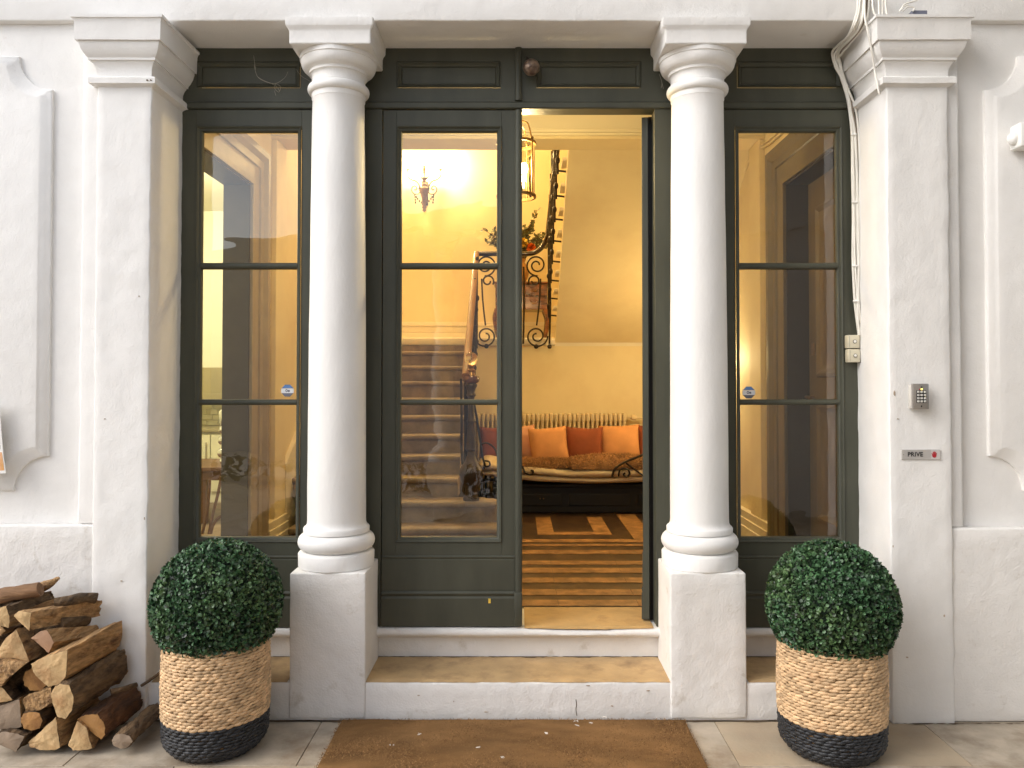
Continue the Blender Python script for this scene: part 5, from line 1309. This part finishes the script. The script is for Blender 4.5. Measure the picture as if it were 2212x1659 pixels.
# ------------------------------------------------------------------ doormat
mx0, mx1, my0, my1 = -0.705, 0.665, 2.35, 3.175
dm = thing('doormat', 'wide brown coir doormat lying before the step', 'doormat', (0, 2.76, 0))
b = box(NB(), mx0, mx1, my0, my1, 0.0015, 0.017, bev=0.004); obj('mat', rough(b, 0.06, 0.003, 6, 2), M['coir'], dm, 60)
V, Fc = [], []
for k in range(42000):
    x, y = rng.uniform(mx0 - .006, mx1 + .006), rng.uniform(my0, my1 + .004); L_ = rng.uniform(.005, .016); a = rng.uniform(0, 6.28); w = 0.0013
    dx, dy = math.cos(a) * L_, math.sin(a) * L_; z = 0.0165 + 0.002 * mnoise.noise(Vector((x * 6, y * 6, 2)))
    V += [(x - w, y, z - .001), (x + w, y, z - .001), (x + dx * .8, y + dy * .8 - .001, z + rng.uniform(.001, .0045))]; Fc.append((3*k, 3*k+1, 3*k+2))
me = bpy.data.meshes.new('pile'); me.from_pydata(V, [], Fc); me.transform(Matrix.Translation(-dm.location)); stuff(link('pile', me, M['coir_fibre'], dm))
b = NB()
for X, Y in ((1033, 1627), (1243, 1570), (1275, 1574), (1181, 1596), (1083, 1650), (846, 1622), (1246, 1579), (1400, 1550), (905, 1598), (1306, 1561)):
    yy = EYE * F_PX / (Y - HZN); c = P(X, Y, yy)
    for q in range(3):
        p = [c + Vector((rng.uniform(-.010, .010), rng.uniform(-.008, .008), 0.021 + rng.uniform(0, .003))) for _ in range(3)]
        tube(b, smooth_path(p, 3), 0.0009, 4)
stuff(obj('lint', b, M['lint'], dm))

# ------------------------------------------------------------------ cables, switches, keypad, sign
cb_ = thing('cable_bundle', 'bundle of white cables running down beside the right sidelight', 'cables', tuple(P(1850, 300, 3.45)))
base = [(1866, -30, 3.185), (1864, 20, 3.180), (1855, 54, 3.19), (1836, 82, 3.27), (1815, 106, 3.38), (1808, 121, 3.43), (1812, 142, 3.44), (1820, 165, 3.44), (1831, 200, 3.44), (1839, 235, 3.44), (1846, 290, 3.44), (1849, 380, 3.44), (1850, 470, 3.44), (1851, 560, 3.44), (1853, 640, 3.44), (1855, 690, 3.44), (1860, 722, 3.445)]
for k in range(6):
    o_ = (k - 2.5) * 2.3
    pts = [P(X + o_ + rng.uniform(-1.6, 1.6) + (3 * math.sin(i * .9 + k) if i > 4 else (o_ * 1.2 if i < 3 else 0)), Y + rng.uniform(-2, 2) + o_ * (.8 if 3 <= i <= 5 else 0), y - 0.004 * (k % 2)) for i, (X, Y, y) in enumerate(base)]
    b = NB(); tube(b, smooth_path(pts, 6), 0.0046 if k % 3 else 0.0058, 7); obj('cable', b, M['cable'] if k != 4 else M['cable_brown'], cb_, 60)
for k, pts in enumerate(([(1869, -30, 3.17), (1868, 30, 3.165), (1873, 62, 3.16), (1881, 100, 3.17), (1889, 150, 3.19), (1897, 192, 3.165), (1900, 204, 3.165)], [(1884, -30, 3.14), (1886, 20, 3.13), (1895, 38, 3.125)], [(1898, -30, 3.14), (1899, 38, 3.125)], [(1912, -30, 3.14), (1914, 20, 3.13), (1920, 40, 3.125)], [(1907, -30, 3.15), (1906, 38, 3.125)])):
    b = NB(); tube(b, smooth_path([P(X, Y, y) for X, Y, y in pts], 6), 0.0042, 7); obj('cable', b, M['cable'], cb_, 60)
for X, Y in ((1846, 436), (1847, 574), (1844, 290), (1849, 650)):
    p = P(X, Y, 3.43); b = box(NB(), p.x - .012, p.x + .012, 3.426, 3.436, p.z - .004, p.z + .004, 0.002); obj('clip', b, M['white_plastic'], cb_)
def switch(X0, X1, Y0, Y1, label):
    y = 3.432; a, c = P(X0, Y1, y), P(X1, Y0, y)
    t = thing('switch_box', label, 'switch', ((a.x+c.x)/2, y, a.z), 'ivory push switches beside the right sidelight')
    obj('housing', box(NB(), a.x, c.x, y, 3.4685, a.z, c.z, 0.004, 2), M['ivory'], t, 40)
    obj('cover_seam', box(NB(), a.x + 0.0075, a.x + 0.0085, y - 0.0006, y + 0.001, a.z + 0.004, c.z - 0.004), M['ivory_dark'], t)
    cx_, cz_ = a.x + (c.x - a.x) * .58, (a.z + c.z) / 2
    b = NB(); lathe(b, [(0.0085, -0.0), (0.0085, 0.002), (0.0065, 0.002), (0.0065, 0.0)], 24, cap=False); b.transform(Matrix.Translation((cx_, y, cz_)) @ Matrix.Rotation(R(90), 4, 'X')); obj('button_ring', b, M['ivory_dark'], t, 40)
    b = NB(); lathe(b, [(0.0064, -0.001), (0.0064, 0.003), (0.005, 0.0038)], 24); b.transform(Matrix.Translation((cx_, y, cz_)) @ Matrix.Rotation(R(90), 4, 'X')); obj('button', b, M['key'], t, 40)
switch(1831.5, 1857.5, 723.5, 752, 'upper ivory push switch at the end of the white cables')
switch(1832.5, 1858.5, 754, 782.5, 'lower ivory push switch just under its twin')
# keypad
yk0 = Y_PIL
kp0, kp1 = P(1972, 884, yk0 - 0.04), P(2006, 829, yk0 - 0.04)
kp = thing('keypad', 'steel entry keypad with white keys on the right pilaster', 'keypad', ((kp0.x+kp1.x)/2, yk0, kp0.z))
obj('back_box', box(NB(), kp0.x + 0.002, kp1.x - 0.003, yk0 - 0.026, yk0 + 0.002, kp0.z + 0.002, kp1.z - 0.003, 0.003), M['steel_light'], kp, 40)
obj('face_plate', box(NB(), kp0.x, kp1.x, yk0 - 0.042, yk0 - 0.0265, kp0.z, kp1.z, 0.0025), M['steel'], kp, 40)
yf_ = yk0 - 0.042
kx0, kx1, kz0, kz1 = P(1979.5, 870.5, yf_).x, P(2001, 870.5, yf_).x, P(1990, 870.5, yf_).z, P(1990, 843, yf_).z
obj('key_field', box(NB(), kx0, kx1, yf_ - 0.002, yf_ - 0.0002, kz0, kz1, 0.001), M['black'], kp)
KEYS = ['1', '2', '3', '4', '5', '6', '7', '8', '9', '*', '0', '#']
for r_ in range(4):
    for c_ in range(3):
        w, h = (kx1 - kx0) / 3, (kz1 - kz0) / 4; cx_, cz_ = kx0 + w * (c_ + .5), kz1 - h * (r_ + .5)
        k_ = obj('key', box(NB(), cx_ - w * .33, cx_ + w * .33, yf_ - 0.0045, yf_ - 0.0022, cz_ - h * .31, cz_ + h * .31, 0.001), M['key'], kp)
        lettering('digit', KEYS[r_ * 3 + c_], h * 0.55, (cx_, yf_ - 0.0046, cz_), M['grey_print'], k_)
for Y in (836.5, 877.5):
    p = P(1990.5, Y, yf_); b = NB(); lathe(b, [(0.0030, 0), (0.0030, .001), (.001, .0012)], 12); b.transform(Matrix.Translation((p.x, yf_, p.z)) @ Matrix.Rotation(R(90), 4, 'X')); obj('screw', b, M['black'], kp)
p = P(1991, 840.6, yf_); obj('status_light', ball(NB(), (p.x, yf_ - .0005, p.z), 0.0032, 10), M['led'], kp)
p = P(1986.5, 841, yf_); obj('status_light', ball(NB(), (p.x, yf_ - .0003, p.z), 0.0026, 10), M['red'], kp)
# PRIVE plate
s0_, s1_ = P(1946.5, 992.5, yk0), P(2029, 971, yk0)
sg = thing('private_sign', 'silver plate reading PRIVE with a red hand', 'sign', ((s0_.x+s1_.x)/2, yk0, s0_.z))
ys_ = yk0 - 0.0065
obj('plate', box(NB(), s0_.x, s1_.x, ys_, yk0 + 0.001, s0_.z, s1_.z, 0.0008), M['sign'], sg)
h0 = PX(2008, yk0)
obj('hand_field', box(NB(), h0, s1_.x - 0.001, ys_ - 0.0006, ys_ - 0.0001, s0_.z + 0.001, s1_.z - 0.001), M['sign_pale'], sg)
pc = P(1977, 981.5, ys_)
lettering('lettering', 'PRIVE', 0.0245, (pc.x, ys_ - 0.0006, pc.z - 0.0005), M['ink'], sg, 0.0006, 0.98)
p = P(1952, 982, ys_); obj('screw', ball(NB(), (p.x, ys_, p.z), 0.0016, 8), M['ivory_dark'], sg)
hc = P(2018, 983, ys_)
def hp(x, z): return (hc.x + x * 0.00098, hc.z + z * 0.00098)
pal = [(-9, 2), (-8.4, -5), (-5, -9.5), (0, -11), (5, -9.5), (8.4, -5), (9, 2)]
b = NB(); prism(b, [hp(*q) for q in pal], ys_ - 0.0012, ys_ - 0.0007)
obj('red_palm', b, M['red'], sg)
for x0, ztip, w, lean in ((-7.6, 8, 1.6, -1.6), (-3.4, 13.5, 1.7, -.6), (0.4, 15, 1.7, 0), (4.1, 13.5, 1.6, .6), (7.4, 9, 1.5, 1.4)):
    pts = [(x0 - w, 1.5), (x0 + w, 1.5), (x0 + w + lean, ztip - 1.2), (x0 + w * .5 + lean, ztip), (x0 - w * .5 + lean, ztip), (x0 - w + lean, ztip - 1.2)]
    b = NB(); prism(b, [hp(*q) for q in pts], ys_ - 0.0013, ys_ - 0.0007); obj('red_finger', b, M['red'], sg)
# connector box on the right capital
cbx = thing('connector_box', 'small dark connector box with loose wires on the right capital', 'box', tuple(P(1985, 22, 3.10)))
a, c = P(1969, 23, 3.13), P(2002, 11, 3.13)
zcap = PZ(30, Y_PIL - 0.072)
obj('housing', box(NB(), a.x, c.x, 3.125, 3.16, zcap + 0.002, zcap + 0.026, 0.003), M['sticker_grey'], cbx)
for pts in ([(1946, 26), (1952, 14), (1966, 8), (1982, 4)], [(1950, 27), (1962, 18), (1975, 20), (1972, 27)], [(1943, 28), (1950, 18), (1962, 14)]):
    b = NB(); tube(b, smooth_path([P(X, Y - 3, 3.12) for X, Y in pts], 5), 0.003, 6); obj('wire', b, M['cable'], cbx, 60)
# white wall lamp at the right edge
yl = 3.195
a, c = P(2194, 321, 3.15), P(2222, 268, 3.15)
wf = thing('wall_spotlight', 'white wall spotlight at the right edge of the panel', 'lamp', ((a.x+c.x)/2, yl, a.z))
obj('housing', box(NB(), a.x, c.x + 0.05, 3.12, 3.19, a.z, c.z, 0.008, 3), M['white_plastic'], wf, 40)
q = P(2191, 299, 3.15); b = NB(); ball(b, (q.x + .002, 3.155, q.z), 0.027, 20, (0.95, 0.9, 1.0)); obj('dome', b, M['white_plastic'], wf, 180)
obj('bracket', box(NB(), a.x + 0.01, c.x + 0.03, 3.1905, 3.2, a.z + .02, c.z - .02, 0.002), M['white_plastic'], wf)
# poster at the left edge
po = thing('poster', 'white bordered picture card hanging at the left edge of the wall', 'poster', tuple(P(0, 960, 3.16)))
def quad(name, pts, y, m, th_=0.0015):
    obj(name, prism(NB(), [(P(X, Y, y).x, P(X, Y, y).z) for X, Y in pts], y, y + th_), m, po)
quad('card', [(-110, 880), (-1, 872), (2, 925), (7, 985), (12.5, 1022), (-100, 1032)], 3.160, M['white_plastic'], 0.003)
quad('green_print', [(-104, 888), (-8, 880), (0.5, 970), (-100, 975)], 3.1592, M['poster_top'], 0.0005)
quad('orange_print', [(-102, 981), (4, 977), (9, 1016), (-98, 1022)], 3.1592, M['poster_orange'], 0.0005)

# ------------------------------------------------------------------ stickers on the sidelights
def sticker(X, Y, label, flip):
    y = YG - 0.004; c = P(X, Y, y); r_ = 0.0285
    t = thing('alarm_sticker', label, 'sticker', (c.x, y, c.z), 'blue alarm stickers on the sidelights')
    oc = [(r_ * math.cos(R(22.5 + 45 * k)), r_ * math.sin(R(22.5 + 45 * k))) for k in range(8)]
    def clip(lo, hi):
        pts = []
        for k in range(8):
            (x0, z0), (x1, z1) = oc[k], oc[(k + 1) % 8]
            for s in range(12):
                x, z = x0 + (x1 - x0) * s / 12, z0 + (z1 - z0) * s / 12
                if lo <= z <= hi: pts.append((c.x + x, c.z + z))
        return pts
    obj('blue_field', prism(NB(), clip(0.0095, 1), y, y + 0.001), M['sticker_blue'], t)
    obj('white_field', prism(NB(), [(c.x - r_ * .98, c.z - .0105), (c.x + r_ * .98, c.z - .0105), (c.x + r_ * .98, c.z + .0095), (c.x - r_ * .98, c.z + .0095)], y - 0.0004, y + 0.001), M['sticker_white'], t)
    obj('grey_field', prism(NB(), clip(-1, -0.0105), y, y + 0.001), M['sticker_grey'], t)
    b = NB(); lathe(b, [(0.0062, 0), (0.0062, .0005), (0.0030, .0005), (0.0030, 0)], 20, cap=False); b.transform(Matrix.Translation((c.x - 0.004, y - 0.0004, c.z + 0.0005)) @ Matrix.Rotation(R(90), 4, 'X') @ Matrix.Diagonal((0.85, 1.1, 1, 1))); obj('ring_emblem', b, M['sticker_grey'], t)
    gear = []
    for k in range(20):
        rr = 0.0058 if (k // 2) % 2 else 0.0044; gear.append((c.x + 0.006 + rr * math.cos(2*math.pi*k/20), c.z - 0.001 + rr * .95 * math.sin(2*math.pi*k/20)))
    obj('gear_emblem', prism(NB(), gear, y - 0.0008, y - 0.0005), M['sticker_grey'], t)
sticker(621, 844, 'blue and white octagonal sticker on the left sidelight', 1)
sticker(1617.5, 848, 'blue and white octagonal sticker on the right sidelight', 1)

# ------------------------------------------------------------------ bell, cobwebs
bc = P(1147.5, 144.5, 3.40)
bl = thing('door_bell', 'round bronze bell hanging under the lintel beside the centre bead', 'bell', tuple(bc))
M['bell'] = mat('worn_bronze', (0.15, 0.10, 0.075), 0.38, 0.35, 40, 0.3, 150, metal=0.6, col2=(0.30, 0.22, 0.16), c2scale=30)
b = NB(); pr = [(0.036, -0.012), (0.037, -0.006), (0.035, 0.002), (0.033, 0.008), (0.028, 0.016), (0.018, 0.023), (0.006, 0.026), (0.006, 0.030), (0.002, 0.031)]
lathe(b, pr, 32); b.transform(Matrix.Translation(bc) @ Matrix.Rotation(R(98), 4, 'X')); obj('gong', b, M['bell'], bl, 50)
b = NB(); lathe(b, [(0.030, -0.034), (0.034, -0.024), (0.034, -0.013)], 32); b.transform(Matrix.Translation(bc) @ Matrix.Rotation(R(98), 4, 'X')); obj('striker_cup', b, M['black'], bl, 50)
b = NB(); tube(b, smooth_path([bc + Vector((-.006, .02, .02)), bc + Vector((-.012, .03, .045)), bc + Vector((-.018, .045, .062)), bc + Vector((-.02, .07, .068))], 4), 0.003, 6); obj('bracket', b, M['iron'], bl, 60)
def web(label, paths):
    b = NB()
    for p in paths: tube(b, smooth_path([P(X, Y, YF - 0.012 - 0.004 * rng.random()) for X, Y in p], 5), 0.0009, 4)
    tag(obj('cobweb', b, M['web']), label, 'cobweb')
web('dusty cobweb hanging over the left transom panel', [[(549, 140), (556, 165), (575, 177), (596, 180), (615, 168), (622, 155)], [(556, 165), (566, 172), (590, 182), (600, 190), (604, 197)], [(596, 180), (593, 190), (602, 199), (606, 188), (598, 181)], [(593, 196), (596, 206)], [(548, 120), (552, 150)], [(640, 150), (652, 165), (672, 178), (673, 195)]])
web('small cobweb beside the capital above the open doorway', [[(1424, 160), (1429, 175), (1433, 192)], [(1427, 168), (1430, 180), (1428, 190)]])

# ------------------------------------------------------------------ planting across the passage (seen in the reflections)
b = NB()
for k in range(2600):
    c = Vector((rng.uniform(-8, 8), rng.uniform(-3.6, -3.1), rng.uniform(0.0, 0.42) * (0.8 + 0.3 * mnoise.noise(Vector((k * .01, 0, 0))))))
    d = Vector((rng.gauss(0, 1), rng.gauss(0, 1), rng.gauss(0, 1))).normalized() * rng.uniform(.05, .12); w = d.orthogonal().normalized() * .045
    b.faces.new([b.verts.new(c), b.verts.new(c + d * .5 + w), b.verts.new(c + d), b.verts.new(c + d * .5 - w)])
stuff(obj('hedge', b, M['hedge']))
